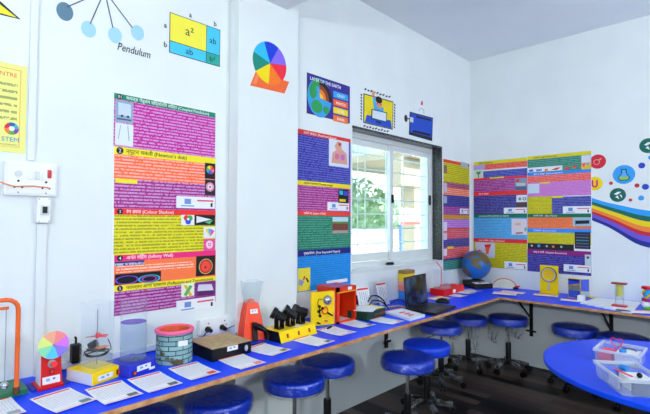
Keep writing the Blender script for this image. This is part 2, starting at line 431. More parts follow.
flat(p1, P, 'picture', (195.8, 256.2, 214.8, 276.4), paint('#221416'), 2)
discs(p1, P, 'lit_well', [(205.3, 266.3, .046, '#a8c47c'), (205.3, 266.3, .042, '#d22420'), (205.3, 266.3, .031, '#ee4a3a'), (204.8, 267.2, .006, '#201010')])
flat(p1, P, 'picture', (181, 283.8, 193.8, 297), paint('#eef0dc'), 2)
polys(p1, P, 'zigzag_toy', [('#e8b830', [(183, 285), (186, 285), (192, 295), (189, 296)]), ('#58b060', [(189, 285), (192, 286), (186, 296), (183, 295)])])
flat(p1, P, 'picture', (194.8, 282.4, 214.8, 297), paint('#7a2f86'), 2)
polys(p1, P, 'bench_sketch', [('#d8d4e8', [(198, 284.5), (211, 284), (213, 290), (197, 291)]), ('#5a2060', [(197, 291), (213, 290), (213, 294.5), (197, 295.5)])])
credit(p1, P, (176, 301, 214.7, 313))

# ---- poster two: between pillar and window
p2, P = wall_thing('poster', 'tall blue, magenta and green poster between the pillar and the window', 'poster', FL, ML, (296.9, 292.5))
u0, v0, u1, v1 = rect(P, 297.2, 128.4, 350.2, 292.6); MB().box(u0, v0, .0005, u1, v1, .0035).obj('backing', CARD, p2)
heading(p2, P, (297.2, 128.4, 350.2, 133.4), '#d83030', '', 'SOFT SKILLS  (Respiratory System)', WINK, .024, False)
flat(p2, P, 'text_panel', (297.2, 133.4, 350.2, 180), printed('#1c1c98', '#8088d8'))
heading(p2, P, (297.2, 180, 350.2, 184.6), '#f0dc20', '', 'उष्णता व तापमान (Thermal energy)', INK, .022, False)
flat(p2, P, 'text_panel', (297.2, 184.6, 350.2, 210.6), printed('#9c107e', '#d898d0'))
heading(p2, P, (297.2, 210.6, 350.2, 215.2), '#f04038', '', 'मातीचे थर  (Layers of Soil)', WINK, .022, False)
flat(p2, P, 'text_panel', (297.2, 215.2, 350.2, 250.3), printed('#067458', '#6cb4a0'))
heading(p2, P, (297.2, 250.3, 350.2, 256.8), '#20207c', '', 'वृक्षारोपण  (Free Suspended Magnet)', WINK, .026, False)
flat(p2, P, 'text_panel', (297.2, 256.8, 350.2, 292.6), printed('#1c94ea', '#2a64a4'))
flat(p2, P, 'picture', (328.6, 138.4, 348.4, 165.6), paint('#dfe2ee'), 2)
polys(p2, P, 'body_outline', [('#d8a090', [(334, 146), (337, 141.5), (341, 143), (341, 149), (346, 154), (347, 164.8), (331, 162.8), (332, 153), (336, 150)])])
discs(p2, P, 'lungs', [(336.5, 156.5, .024, '#e06a9c'), (342, 157.5, .024, '#c070c0'), (339, 144.5, .013, '#a83848')], 5)
flat(p2, P, 'picture', (338, 189, 348, 203.2), paint('#14141c'), 2)
polys(p2, P, 'tile_pattern', [('#30b0e0', [(339, 190.4), (342.5, 190.9), (342.5, 195), (339, 194.5)]), ('#3850d8', [(343.5, 191), (347, 191.5), (347, 196), (343.5, 195.5)]), ('#e8d020', [(339, 199), (345, 199.3), (345, 202), (339, 201.8)])])
credit(p2, P, (327, 202, 348.6, 210.3))
flat(p2, P, 'picture', (332, 217, 347.6, 233.6), paint('#7a4432'), 2)
flat(p2, P, 'sky_strip', (332, 217, 347.6, 221.5), paint('#c8dcec'), 3)
flat(p2, P, 'grass_strip', (332, 221.5, 347.6, 223.4), paint('#5a9440'), 3)
flat(p2, P, 'rock_strip', (332, 230.5, 347.6, 233.6), paint('#a8a098'), 3)
flat(p2, P, 'picture', (297.4, 268.6, 309.8, 291.8), paint('#e8d83c'), 2)
polys(p2, P, 'bar_magnets', [('#8898c8', [(298.5, 279), (304, 281), (301, 286.5), (298, 284)]), ('#c83838', [(303.5, 276), (305, 276.5), (303.5, 280), (302.2, 279.5)]), ('#202030', [(306.5, 277.5), (308.5, 282), (307, 282.4), (305, 278)])])
flat(p2, P, 'white_strip', (326, 281, 347, 284.4), CARD, 2)

# ---- narrow poster by the corner
p3, P = wall_thing('poster', 'narrow poster of many coloured bands between the window and the room corner', 'poster', FL, ML, (443, 271))
u0, v0, u1, v1 = rect(P, 443, 158.8, 469, 271); MB().box(u0, v0, .0005, u1, v1, .0035).obj('backing', CARD, p3)
for yt, yb, c, fg in ((158.8, 162, '#d8402c', 0), (162, 181.4, '#d8d010', '#6c6a20'), (181.4, 187, '#8c1c50', '#d8a0b8'), (187, 194.4, '#f0683c', '#ffd8c0'), (194.4, 206, '#28287e', '#7878c0'), (206, 214.5, '#8c2288', '#d090cc'),
        (214.5, 219, '#e8a824', '#805c10'), (219, 228, '#b060c8', '#e0b8ec'), (228, 229.6, '#d84030', 0), (229.6, 239, '#d83848', '#f0a8b0'), (239, 248, '#2a2880', '#7878c0'), (248, 259, '#d83844', '#f0a8b0'), (259, 261, '#2a3080', 0), (261, 271, '#1f7a70', '#78b8b0')):
    flat(p3, P, 'text_panel' if fg else 'heading_band', (443, yt, 469, yb), printed(c, fg, .02) if fg else paint(c))
for yt, yb, c in ((165, 173, '#8a6a58'), (183, 192, '#c8c0d4'), (196, 203, '#b0b8cc'), (222, 231, '#dfe2ee'), (233, 240, '#dcd8e8'), (249, 256, '#e4e6f0')):
    flat(p3, P, 'picture', (443.2, yt, 446.5, yb), paint(c), 2)
flat(p3, P, 'picture', (460.5, 161.8, 467.5, 167), paint('#a8b4c8'), 2)
credit(p3, P, (459.5, 208.5, 468, 213.8))
flat(p3, P, 'yellow_tab', (447, 246.6, 453, 249), paint('#e8d020'), 2)

# ---- back wall posters
p4, P = wall_thing('poster', 'back wall poster nearer the corner, ending in a yellow panel behind the globe', 'poster', FB, MBK, (474, 266))
u0, v0, u1, v1 = rect(P, 473.8, 162.6, 527.3, 266); MB().box(u0, v0, .0005, u1, v1, .0035).obj('backing', CARD, p4)
heading(p4, P, (473.8, 162.4, 527.3, 165.4), '#e0d41c', '', 'मिश्रणे (Mixtures)', INK, .022, False)
flat(p4, P, 'text_panel', (473.8, 165.4, 527.3, 170.8), printed('#e83c34', '#f8a8a0', .016))
flat(p4, P, 'caption_box', (474, 165.6, 485, 170.2), paint('#b4a6e8'), 2)
flat(p4, P, 'picture', (474.4, 170, 483.2, 178.4), paint('#cfe0d4'), 2)
polys(p4, P, 'plant_sketch', [('#5c8c60', [(476, 172), (481.5, 171.5), (479.3, 175), (479.3, 178), (478.3, 178), (478.3, 175)])])
flat(p4, P, 'text_panel', (483.4, 171.4, 527.3, 178), printed('#2836a4', '#8c98e0', .016))
flat(p4, P, 'red_rule', (473.8, 178.6, 527.3, 180.3), paint('#e83030'), 1)
flat(p4, P, 'yellow_tab', (490, 177.4, 504, 178.8), paint('#f0d82c'), 2)
flat(p4, P, 'text_panel', (473.8, 180.3, 527.3, 192.4), printed('#942084', '#d898d0'))
flat(p4, P, 'picture', (515.2, 178.6, 526.8, 190.6), paint('#8c98b0'), 2)
polys(p4, P, 'boat_sketch', [('#c0c4c8', [(516, 183), (526, 183), (525, 186), (517, 186)]), ('#4c6a88', [(515.5, 186.5), (526.5, 186.2), (526.5, 190), (515.5, 190.4)]), ('#d8402c', [(516, 179.6), (519.5, 179.2), (519.5, 182), (516, 182.3)])])
heading(p4, P, (473.8, 192.4, 527.3, 196), '#ee3434', '', 'रोग व उपचार', WINK, .024, False)
flat(p4, P, 'text_panel', (473.8, 196, 527.3, 213.9), printed('#28267c', '#8080c8'))
flat(p4, P, 'picture', (516.5, 195.2, 527, 202.2), paint('#e0e8ee'), 2)
discs(p4, P, 'ring_sketch', [(520, 199, .016, '#7888a0'), (524.5, 198.8, .018, '#384858'), (524.5, 198.8, .010, '#e0e8ee')])
flat(p4, P, 'picture', (516.5, 202.4, 527, 207), paint('#584440'), 2)
credit(p4, P, (504, 207.8, 527, 213.6))
heading(p4, P, (473.8, 213.9, 527.3, 217.7), '#17705a', '', 'CONSERVATION HISTORY OF EARTH', WINK, .02, False)
flat(p4, P, 'text_panel', (473.8, 217.7, 527.3, 237.8), printed('#5cb8ee', '#3470a0'))
flat(p4, P, 'picture', (511.7, 218.8, 526.8, 234.6), paint('#e2d8e2'), 2)
polys(p4, P, 'leaf_sketch', [('#e8b890', [(515.5, 223), (521, 222.5), (521, 225), (515.5, 225.5)]), ('#60a860', [(524.5, 228), (526.6, 227), (526.4, 231), (525, 231.5)]), ('#b06060', [(516, 232.5), (523, 232), (523, 233.6), (516, 234)])])
heading(p4, P, (473.8, 237.8, 527.3, 241.7), '#e02c40', '', 'अन्न व पोषण  (Types of Muscles)', WINK, .022, False)
flat(p4, P, 'text_panel', (473.8, 241.7, 527.3, 266), printed('#d6cc14', '#7c7830'))
flat(p4, P, 'picture', (475.8, 242.2, 495, 256.6), paint('#cdcdea'), 2)
polys(p4, P, 'muscle_sketch', [('#e8602c', [(485, 245), (491, 244.5), (488.5, 254), (486.5, 254)]), ('#c83028', [(484.5, 244.6), (491.5, 244), (490.5, 247), (485.5, 247.4)])])
discs(p4, P, 'organ_sketch', [(479.5, 252, .026, '#e04030'), (480.5, 252, .012, '#f08048')])
credit(p4, P, (504.5, 261.2, 527, 268))

p5, P = wall_thing('poster', 'back wall poster farther from the corner, behind the yellow magnifier stand', 'poster', FB, MBK, (528, 270.6))
u0, v0, u1, v1 = rect(P, 527.6, 157.2, 591.2, 271); MB().box(u0, v0, .0005, u1, v1, .0035).obj('backing', CARD, p5)
heading(p5, P, (527.6, 156.8, 591.2, 160), '#e0d41c', '', 'प्रकाश  (Light Refraction)', INK, .022, False)
flat(p5, P, 'text_panel', (527.6, 160, 591.2, 173.2), printed('#1e7c6c', '#88bcb0'))
flat(p5, P, 'picture', (581.5, 155.6, 591, 165), paint('#d4daf0'), 2)
flat(p5, P, 'picture', (581.5, 162.6, 591, 169.6), paint('#f0c030'), 3)
polys(p5, P, 'prism_sketch', [('#e85090', [(582, 164), (586, 163), (584, 168)]), ('#40a0e0', [(586.5, 163), (590.5, 162.8), (588, 166)])], 4)
flat(p5, P, 'picture', (527.8, 168, 562.5, 172.6), CARD, 2)
polys(p5, P, 'animal_sketches', [('#3c6cd0', [(529, 170), (533, 169.4), (534, 171.5), (529.5, 172)]), ('#3c80d8', [(536, 169.6), (542, 169), (542, 170.5), (537, 171.5)]), ('#f08040', [(545, 169), (548, 168.6), (548, 171), (545, 171.4)]), ('#d84040', [(551, 170), (557, 167.6), (561, 167.4), (557, 170)])], 4)
polys(p5, P, 'red_sketches', [('#f03c3c', [(564.5, 168.6), (567.5, 167), (570, 167), (569, 169.2), (565, 169.6)]), ('#f03c3c', [(572, 167), (575, 165.6), (578.5, 165.8), (576, 167.4), (573, 168)])], 4)
heading(p5, P, (527.6, 173, 591.2, 176.2), '#2c8ce8', '', 'चुंबक व विद्युत  (Electromagnetism)', WINK, .02, False)
flat(p5, P, 'text_panel', (527.6, 176.2, 591.2, 183.2), printed('#ec4c4c', '#f8b0a8', .016))
flat(p5, P, 'text_panel', (527.6, 183.2, 591.2, 197), printed('#d888d8', '#a860a8', .014))
flat(p5, P, 'picture', (528, 184.2, 539.4, 193.6), paint('#ccdcec'), 2)
flat(p5, P, 'yellow_tab', (540, 182.4, 550, 183.8), paint('#e8d82c'), 2)
flat(p5, P, 'text_panel', (527.6, 197, 552, 214), printed('#d6cc14', '#8c8830', .014))
flat(p5, P, 'text_panel', (552, 197, 591.2, 214), printed('#2c3090', '#8890d0', .016))
flat(p5, P, 'yellow_tab', (552.5, 196.2, 563, 198), paint('#e8d82c'), 2)
credit(p5, P, (563, 206.4, 591, 213.6))
heading(p5, P, (527.6, 214, 591.2, 217.4), '#0f6f4e', '', 'मानवी शरीर   (Blue Planet)', WINK, .022, False)
flat(p5, P, 'text_panel', (527.6, 217.4, 591.2, 228.2), printed('#ff8450', '#c86038', .014))
flat(p5, P, 'picture', (573, 217.5, 591, 226), paint('#9cc4dc'), 2)
polys(p5, P, 'engine_sketch', [('#20282c', [(575.5, 220.6), (589.5, 220.2), (589.5, 223.6), (577, 224), (575.5, 225)])])
heading(p5, P, (527.6, 228.2, 591.2, 232), '#2c8cf0', '', 'पर्यावरण  (Environment)', WINK, .022, False)
flat(p5, P, 'text_panel', (527.6, 232, 591.2, 242.8), printed('#dcd21c', '#908c34', .014))
flat(p5, P, 'picture', (574.8, 232, 590.4, 248.6), paint('#26262c'), 2)
for k in range(5): flat(p5, P, 'menu_row', (576, 233.6 + k*3, 589, 235 + k*3), paint(('#4a4860', '#58607c', '#44788c', '#3c6c74', '#5c548c')[k]), 3)
flat(p5, P, 'picture', (527.8, 242.8, 574, 248.8), paint('#23232c'), 2)
discs(p5, P, 'icon_row', [(532, 245.6, .010, '#c8ccd4'), (539, 245.8, .014, '#2c9cf0'), (547, 246.2, .010, '#b8bcc8'), (553.5, 246.6, .011, '#e07848'), (561.5, 246.8, .010, '#b8c0d0')])
heading(p5, P, (527.6, 248.6, 591.2, 253.4), '#8c2078', '', 'वायू व पाणी  (Aquatic Resources)', WINK, .024, False)
flat(p5, P, 'text_panel', (527.6, 253.4, 591.2, 271), printed('#2a2488', '#7870c4', .018))
flat(p5, P, 'picture', (585, 254.5, 591, 266), paint('#c8d4dc'), 2)
discs(p5, P, 'small_portrait', [(588, 257.5, .012, '#384858')])
credit(p5, P, (563.8, 264, 591, 271))

# ---- yellow notice at the left edge
p6, P = wall_thing('notice', 'pale yellow printed notice with a round logo, cut by the left edge above the switchboard', 'notice', FL, ML, (0, 153))
u0, v0, u1, v1 = rect(P, -30, 60, 27.2, 149.5)
_, v1 = P(27, 67.3); _, v0 = P(26, 153.8)
MB().box(u0, v0, .0005, u1, v1, .0035).obj('sheet', paint('#eef08c'), p6)
b = MB()
x1_ = u1 - .022; y0_, y1_ = v0 + .022, v1 - .022
b.box(u0, y1_-.003, .003, x1_, y1_, .0048).box(u0, y0_, .003, x1_, y0_+.003, .0048).box(x1_-.003, y0_, .003, x1_, y1_, .0048)
b.obj('border_line', paint('#eeb45c'), p6)
MB().text('STEM CENTRE', u1-.036, v1-.058, .026, .004, .0052, 'RIGHT').obj('lettering', paint('#e87858'), p6)
MB().box(u0+.02, v0+.14, .003, u1-.034, v1-.085, .0042).obj('text_panel', printed('#eef08c', '#53552c', .03, .4, 30), p6)
b = MB(); cu, cv = u1-.052, v0+.105
for i in range(6): b.use(i).disc(cu, cv, .027, .003, .0048, 5, None, i*PI/3, (i+1)*PI/3)
b.use(6).disc(cu, cv, .011, .003, .0056, 16)
b.obj('round_logo', [paint(c) for c in ('#38b0d8', '#2858a8', '#d83040', '#f08030', '#58b048', '#8048a8', '#f0f0e0')], p6)
MB().text('STEM', cu-.004, cv-.058, .028, .004, .0052, 'CENTER').obj('lettering', paint('#3888c8'), p6)
MB().box(u0+.02, v0+.028, .003, u1-.03, v0+.036, .0042).obj('footer_line', printed('#d8d880', '#8c8c50', .01, .6), p6)

# ---------------------------------------------------------------- wall paintings
def line(b, P, a, c, wd=.004, z=.0028):
    (x0, y0), (x1, y1) = P(*a), P(*c); d = Vector((x1-x0, y1-y0)); n = Vector((-d.y, d.x)).normalized()*wd/2
    b.prism([(x0+n.x, y0+n.y), (x1+n.x, y1+n.y), (x1-n.x, y1-n.y), (x0-n.x, y0-n.y)], .0004, z)
def pdisc(b, P, px, py, rx, ry, z0=.0004, z1=.0022, n=26):
    u, v = P(px, py); b.disc(u, v, rx, z0, z1, n, ry)
# pendulum
d1, P = wall_thing('wall_painting', 'painted pendulum of one dark and three pale blue bobs, top of left wall', 'wall painting', FL, ML, (104, 56))
b = MB()
piv = (104.5, -9)
for q in ((67, 7), (90, 24), (112.8, 28), (132.5, 28)): line(b, P, piv, q, .0045)
b.obj('string', paint('#3c4468'), d1)
b = MB(); pdisc(b, P, 64.8, 11.6, .036, .044); b.obj('dark_bob', paint('#5d7f96'), d1)
for q in ((88.6, 29.3), (115, 35.2), (137.6, 32.8)):
    b = MB(); pdisc(b, P, q[0], q[1], .034, .04); b.obj('pale_bob', paint('#a4d4f2'), d1)
u, v = P(116.7, 49.5); MB().text('Pendulum', u, v, .058, .0004, .0024, 'LEFT', .76, .25).obj('lettering', paint('#2c3048'), d1)
# algebra square
d2, P = wall_thing('wall_painting', 'painted algebra square in yellow, cyan and teal on the left wall', 'wall painting', FL, ML, (169, 66))
u0, v0 = P(169.1, 52.4); _, v1 = P(169.1, 11.8); u1, _ = P(220.2, 28); us, _ = P(206.3, 40); _, vs = P(169.1, 40.4)
MB().box(u0, v0, .0004, u1, v1, .0016).obj('outline', paint('#2a2c50'), d2)
k = .004
MB().box(u0+k, vs+k/2, .001, us-k/2, v1-k, .0024).obj('yellow_square', paint('#f7ec4c'), d2)
MB().box(us+k/2, vs+k/2, .001, u1-k, v1-k, .0024).box(u0+k, v0+k, .001, us-k/2, vs-k/2, .0024).obj('cyan_rectangle', paint('#48c8ee'), d2)
MB().box(us+k/2, v0+k, .001, u1-k, vs-k/2, .0024).obj('teal_square', paint('#2aa898'), d2)
for s, x, y, z in (('a²', .40*us, vs+.38*(v1-vs), .075), ('ab', .42*us, v0+.3*(vs-v0), .052), ('ab', us+.2*(u1-us), vs+.38*(v1-vs), .052), ('b²', us+.22*(u1-us), v0+.25*(vs-v0), .05),
        ('a', .5*us, v1+.012, .042), ('b', (us+u1)/2, v1+.012, .042), ('a', u0-.034, vs+.4*(v1-vs), .042), ('b', u0-.034, v0+.35*(vs-v0), .042)):
    MB().text(s, x, y, z, .0016, .0034).obj('lettering', paint('#26304c'), d2)
# colour disc on the pillar
d3, P = wall_thing('wall_painting', 'painted rainbow colour disc on an orange stand on the pillar', 'wall painting', FP, ML, (269, 94))
b = MB(); b.use(0).prism([P(255.7, 71.5), P(250, 85.4), P(284.4, 93.6), P(289, 82)], .0004, .0018)
b.use(1).prism([P(256.5, 73), P(252.5, 83.6), P(256, 84.4), P(259, 75)], .0005, .0022); b.obj('stand', [paint('#f46a34'), paint('#fa8a54')], d3)
u, v = P(269.9, 63.4); b = MB(); cs = ['#ee2c3c', '#8a6ce8', '#1f48d8', '#2cc0ee', '#1f9880', '#f6d820', '#f6742c', '#f05a3c']
cs = ['#8a6cec', '#1240d4', '#30bcf2', '#128878', '#f8dc10', '#fa7a20', '#f02840']
n = 7; a0 = .15
for i in range(n): b.use(i).disc(u, v, .138, .001, .003, 6, .138, a0 + i*2*PI/n, a0 + (i+1)*2*PI/n)
b.obj('colour_disc', [paint(c) for c in cs], d3)
# layers of the earth
d4, P = wall_thing('wall_painting', 'dark blue painted panel showing the layers of the earth, left of the window top', 'wall painting', FL, ML, (307, 113))
u0, v0 = P(306.6, 113.2); _, v1 = P(306.4, 72.2); u1, _ = P(349.8, 85)
MB().box(u0, v0, .0004, u1, v1, .0014).obj('outline', paint('#14142c'), d4)
MB().box(u0+.006, v0+.006, .001, u1-.006, v1-.006, .002).obj('panel', paint('#3a2c98'), d4)
uc, vc = P(319.5, 98); b = MB(); b.use(0).disc(uc, vc, .128, .0015, .0026, 30, .148)
b.use(1)
for dx, dy, rx, ry in ((-.07, .04, .04, .06), (-.03, -.07, .06, .05), (-.02, .11, .06, .03), (.07, -.08, .035, .03)): b.disc(uc+dx, vc+dy, rx, .0015, .003, 14, ry)
b.obj('painted_globe', [paint('#3aa0e0'), paint('#2f9c58')], d4)
b = MB()
for r, c in ((.135, 0), (.098, 1), (.066, 2), (.034, 3)): b.use(c).disc(uc, vc+.0, r, .002, .0032+.0004*c, 8, None, -.12, PI*.52)
b.obj('cut_wedge', [paint(c) for c in ('#2c1c24', '#8c4428', '#f08034', '#f6c83c')], d4)
uu0, _ = P(333.2, 90); uu1, _ = P(347.8, 94)
for i, (c, s) in enumerate((('#3aa4e4', 'CRUST'), ('#f4652c', 'MANTLE'), ('#f4dc30', 'CORE'), ('#f07a3c', 'INNER'))):
    y1_ = v1 - .076 - i*.062
    MB().box(uu0, y1_-.05, .0015, uu1, y1_, .003).obj('name_tag', paint(c), d4)
    MB().text(s, (uu0+uu1)/2, y1_-.037, .03, .003, .004, 'CENTER').obj('lettering', WINK, d4)
MB().text('LAYER OF THE EARTH', u0+.03, v1-.046, .036, .002, .0036, 'LEFT', .95).obj('lettering', WINK, d4)
# boy at a laptop
d5, P = wall_thing('wall_painting', 'painted yellow square with a boy raising an arm behind a laptop, above the window', 'wall painting', FL, ML, (361, 124))
polys(d5, P, 'background', [('#20202c', [(363.4, 93.2), (393.2, 101.6), (392.6, 129.8), (363.2, 122.8)]), ('#ecd61c', [(364.2, 94.4), (392.6, 102.4), (392, 128.8), (364, 122)])], -2)
polys(d5, P, 'table', [('#2450c8', [(366.5, 114.8), (390.5, 120.6), (391.6, 128.6), (364.6, 122)])], -1)
polys(d5, P, 'shirt', [('#30a8e8', [(372.4, 97), (374.8, 97.6), (376, 104), (383.2, 108), (383.2, 113), (374, 111), (373, 103)])], 0)
b = MB(); u, v = P(378.8, 103.2); b.use(0).disc(u, v, .04, .002, .0044, 20, .05); u, v = P(373.2, 93.8); b.disc(u, v, .018, .002, .0044, 12, .024)
u, v = P(378.6, 100); b.use(1).disc(u, v, .046, .002, .005, 18, .03); b.use(2).disc(*P(377, 103.8), .005, .002, .0056, 8); b.disc(*P(380.5, 104.6), .005, .002, .0056, 8)
b.obj('face', [paint('#e89870'), paint('#181820'), paint('#282020')], d5)
polys(d5, P, 'painted_laptop', [('#20242c', [(371.2, 109), (386.6, 112.6), (386, 122.4), (371, 118.8)]), ('#d8e4ee', [(372, 110), (385.9, 113.3), (385.4, 121.4), (371.8, 118)]), ('#181c24', [(376, 121), (380.4, 122.2), (380.4, 123.6), (376, 122.4)])], 2)
b = MB()
for i in range(9):
    t = i/9
    for (xa, ya), (xb, yb) in (((364.5, 88.8), (391.5, 97.4)), ((363.5, 125.6), (389.5, 131.6))):
        x = xa + (xb-xa)*t; y = ya + (yb-ya)*t; line(b, P, (x, y+.9), (x+1.7, y-.2 + (i % 2)*.9), .012)
    for (xa, ya), (xb, yb) in (((361.2, 94), (361, 121)), ((394.6, 104), (394, 129))):
        x = xa + (xb-xa)*t; y = ya + (yb-ya)*t; line(b, P, (x-.5, y), (x+.6, y+1.8), .012)
b.obj('scribbled_writing', paint('#2c2c38'), d5)
# circuit board
d6, P = wall_thing('wall_painting', 'painted blue circuit board with a red lamp above the window right side', 'wall painting', FL, ML, (409, 140))
polys(d6, P, 'board', [('#10182c', [(409.6, 111.6), (432.9, 117.8), (432, 141.2), (408.8, 134.6)]), ('#1f4cc4', [(410.4, 113), (432.4, 118.6), (431.6, 137.6), (410.2, 132)])], -2)
polys(d6, P, 'pin_header', [('#141824', [(416, 115.8), (431, 119.4), (431, 121.2), (416, 117.6)]), ('#141824', [(413, 130), (430, 134), (430, 136.2), (413, 132.2)])], 0)
polys(d6, P, 'usb_port', [('#d4dce4', [(409.8, 117), (413, 117.8), (413, 122.6), (409.8, 121.8)])], 0)
b = MB(); b.disc(*P(405.8, 118.4), .026, .0004, .0024, 14, .034); line(b, P, (406.5, 118.4), (409.6, 119), .01); b.obj('black_plug', paint('#15181c'), d6)
b = MB(); line(b, P, (418.5, 111), (420.4, 108), .004); line(b, P, (423.8, 114.6), (423.6, 110), .004); line(b, P, (420.4, 108), (423.6, 110), .004); b.obj('thin_wire', paint('#78a0b8'), d6)
polys(d6, P, 'red_lamp', [('#d82838', [(420.6, 104.6), (421.5, 100.6), (422.6, 101.8), (422.6, 105.3)])], -1)
# yellow arrow
d7, P = wall_thing('wall_painting', 'painted yellow arrow tip with dark outline at the top left corner', 'wall painting', FL, ML, (0, 13))
polys(d7, P, 'outline', [('#2c3440', [(-14, -8), (1, 2), (20.6, 19.6), (0, 14.6), (-14, 12)])], -2)
polys(d7, P, 'yellow_fill', [('#f4e63c', [(-14, -4.5), (0, 4.6), (16.6, 17.8), (0, 13.2), (-14, 10.6)])], -1)
# rainbow ribbon on the back wall
d8, P = wall_thing('wall_painting', 'painted rainbow ribbon sweeping down to the right on the back wall', 'wall painting', FB, MBK, (592, 222))
def band_edges(px):
    xs = [592, 606, 620, 635, 650, 668, 700, 760, 830]
    top = [198, 202.5, 205.2, 208.6, 211, 211.6, 209, 202, 204]; bot = [220.4, 225.6, 233.6, 243.8, 248.4, 249, 246, 232, 208]
    for i in range(8):
        if px <= xs[i+1]:
            t = (px - xs[i])/(xs[i+1]-xs[i]); t2 = t
            return top[i]+(top[i+1]-top[i])*t2, bot[i]+(bot[i+1]-bot[i])*t2
    return top[-1], bot[-1]
N = 44; xs = [591.6 + (830-591.6)*i/N for i in range(N+1)]
sm = [band_edges(x) for x in xs]
for _ in range(2): sm = [sm[0]] + [tuple((sm[i-1][k] + 2*sm[i][k] + sm[i+1][k])/4 for k in (0, 1)) for i in range(1, N)] + [sm[-1]]
for k, c in enumerate(('#2ea0ee', '#14685c', '#f4d818', '#f6863a', '#c8283c', '#7058d0', '#20308e')):
    fr = (0, .16, .30, .45, .59, .70, .86, 1)
    up = [P(x, a + (b2-a)*fr[k]) for x, (a, b2) in zip(xs, sm)]; dn = [P(x, a + (b2-a)*fr[k+1]) for x, (a, b2) in zip(xs, sm)]
    b = MB()
    for i in range(N): b.prism([up[i], up[i+1], dn[i+1], dn[i]], .0004, .0022)
    b.obj('colour_band', paint(c), d8)
def badge(label, px, py, r, c, extra=None):
    t, P = wall_thing('wall_painting', label, 'wall painting', FB, MBK, (px, py), 'painted icons above the rainbow')
    b = MB(); b.disc(0, 0, r, .0004, .0018, 26); b.obj('round_ground', paint(c), t)
    if extra: extra(t, P)
    return t
def flask(t, P):
    b = MB(); b.use(0).prism([(-.022, .05), (.022, .05), (.022, .012), (.048, -.03), (.03, -.055), (-.03, -.055), (-.048, -.03), (-.022, .012)], .001, .0026)
    b.use(1).prism([(-.014, .042), (.014, .042), (.014, .012), (.036, -.022), (-.036, -.022), (-.014, .012)], .001, .003)
    b.use(2).prism([(.036, -.022), (.04, -.03), (.026, -.048), (-.026, -.048), (-.04, -.03), (-.036, -.022)], .001, .0034); b.obj('flask', [paint('#183048'), paint('#58b0f0'), paint('#9cc83c')], t)
def swirl(t, P): MB().prism([(-.03, .01), (.0, .03), (.028, .028), (.01, .012), (-.012, .0)], .001, .0026).prism([(-.02, -.02), (.0, -.004), (.012, -.04), (.0, -.03)], .001, .0028).prism([(.014, .006), (.032, -.004), (.034, -.03), (.022, -.012)], .001, .003).obj('white_mark', WINK, t)
def magnet(t, P):
    b = MB(); b.box(-.026, -.012, .001, -.012, .034, .0028).box(.012, -.012, .001, .026, .034, .0028)
    p = [(.026*math.cos(a), -.012 + .026*math.sin(a)) for a in [PI + PI*i/10 for i in range(11)]] + [(.012*math.cos(a), -.012 + .012*math.sin(a)) for a in [2*PI - PI*i/10 for i in range(11)]]
    b.prism(p, .001, .0028); b.obj('magnet', paint('#d8286c'), t)
def atom(t, P): MB().ring(-.01, -.004, .02, .027, .001, .0028, 18).prism([(.0, .018), (.03, .032), (.034, .022), (.008, .006)], .001, .003).obj('pale_mark', paint('#e89c94'), t)
badge('painted red circle icon beside the back poster top edge', 597.8, 161.6, .068, '#d22a3c', atom)
badge('painted yellow circle icon with a magnet at the poster edge', 594.8, 183.6, .066, '#f4d418', magnet)
badge('painted blue circle icon with a green flask', 623.9, 174.5, .087, '#3aa0ee', flask)
badge('painted dark green circle icon just above the rainbow', 617.8, 195, .064, '#14685c', swirl)
badge('painted dark green circle icon at the right picture edge', 648.2, 145.6, .066, '#14685c', swirl)
dots = [(611, 183.3, .016, '#c8344c', 'small painted red dot below the flask icon'), (637, 185.5, .019, '#c8344c', 'small painted red dot right of the flask icon'), (641.8, 165.5, .026, '#2448c0', 'small painted blue dot above and right of the flask icon'),
        (645.4, 186.8, .026, '#2448c0', 'small painted blue dot at the right picture edge'), (641.2, 198, .022, '#3aa0ee', 'small painted light blue dot over the rainbow'), (630.5, 200, .014, '#c8344c', 'small painted red dot over the rainbow'), (650.5, 157.5, .018, '#3aa0ee', 'small painted light blue dot under the edge icon')]
for px, py, r, c, l in dots:
    u, v = FB(px, py); o = MB().disc(0, 0, r, .0004, .002, 16).obj('wall_painting', paint(c)); o.matrix_basis = Matrix.Translation((u, 0, v)) @ MBK; tag(o, l, 'wall painting', 'painted dots above the rainbow')

# ---------------------------------------------------------------- electrics on the left wall
sw, P = wall_thing('switchboard', 'white switchboard with sockets, switches and a red lamp under the yellow notice', 'switchboard', FL, ML, (30, 196))
u0, v0, u1, v1 = rect(P, 3.2, 160.8, 56, 195.2)
MB().box(u0, v0, .0005, u1, v1, .03).obj('box', mat('switch_white', '#f0f2f4', .35), sw, bevel=.004)
pl = MB().box(u0+.008, v0+.008, .029, u1-.008, v1-.008, .036).obj('face_plate', MATS['switch_white'], sw, bevel=.002)
SWG = mat('switch_grey', '#d4d9dc', .35)
L_ = u1 - u0; Hh = v1 - v0
for fx in (.47, .60, .74): MB().hexa([(u0+fx*L_-.009, v0+.62*Hh-.018, .035), (u0+fx*L_+.009, v0+.62*Hh-.018, .035), (u0+fx*L_+.009, v0+.62*Hh+.018, .035), (u0+fx*L_-.009, v0+.62*Hh+.018, .035)], [(u0+fx*L_-.009, v0+.62*Hh-.018, .046), (u0+fx*L_+.009, v0+.62*Hh-.018, .046), (u0+fx*L_+.009, v0+.62*Hh+.018, .038), (u0+fx*L_-.009, v0+.62*Hh+.018, .038)]).obj('switch', WHITE if fx != .60 else SWG, sw)
MB().disc(u0+.25*L_, v0+.64*Hh, .014, .035, .041, 20).obj('regulator_knob', SWG, sw)
MB().box(u0+.83*L_-.008, v0+.58*Hh-.004, .035, u0+.83*L_+.008, v0+.58*Hh+.034, .043).obj('red_lamp', mat('red_lamp', '#d01824', .2), sw, bevel=.003)
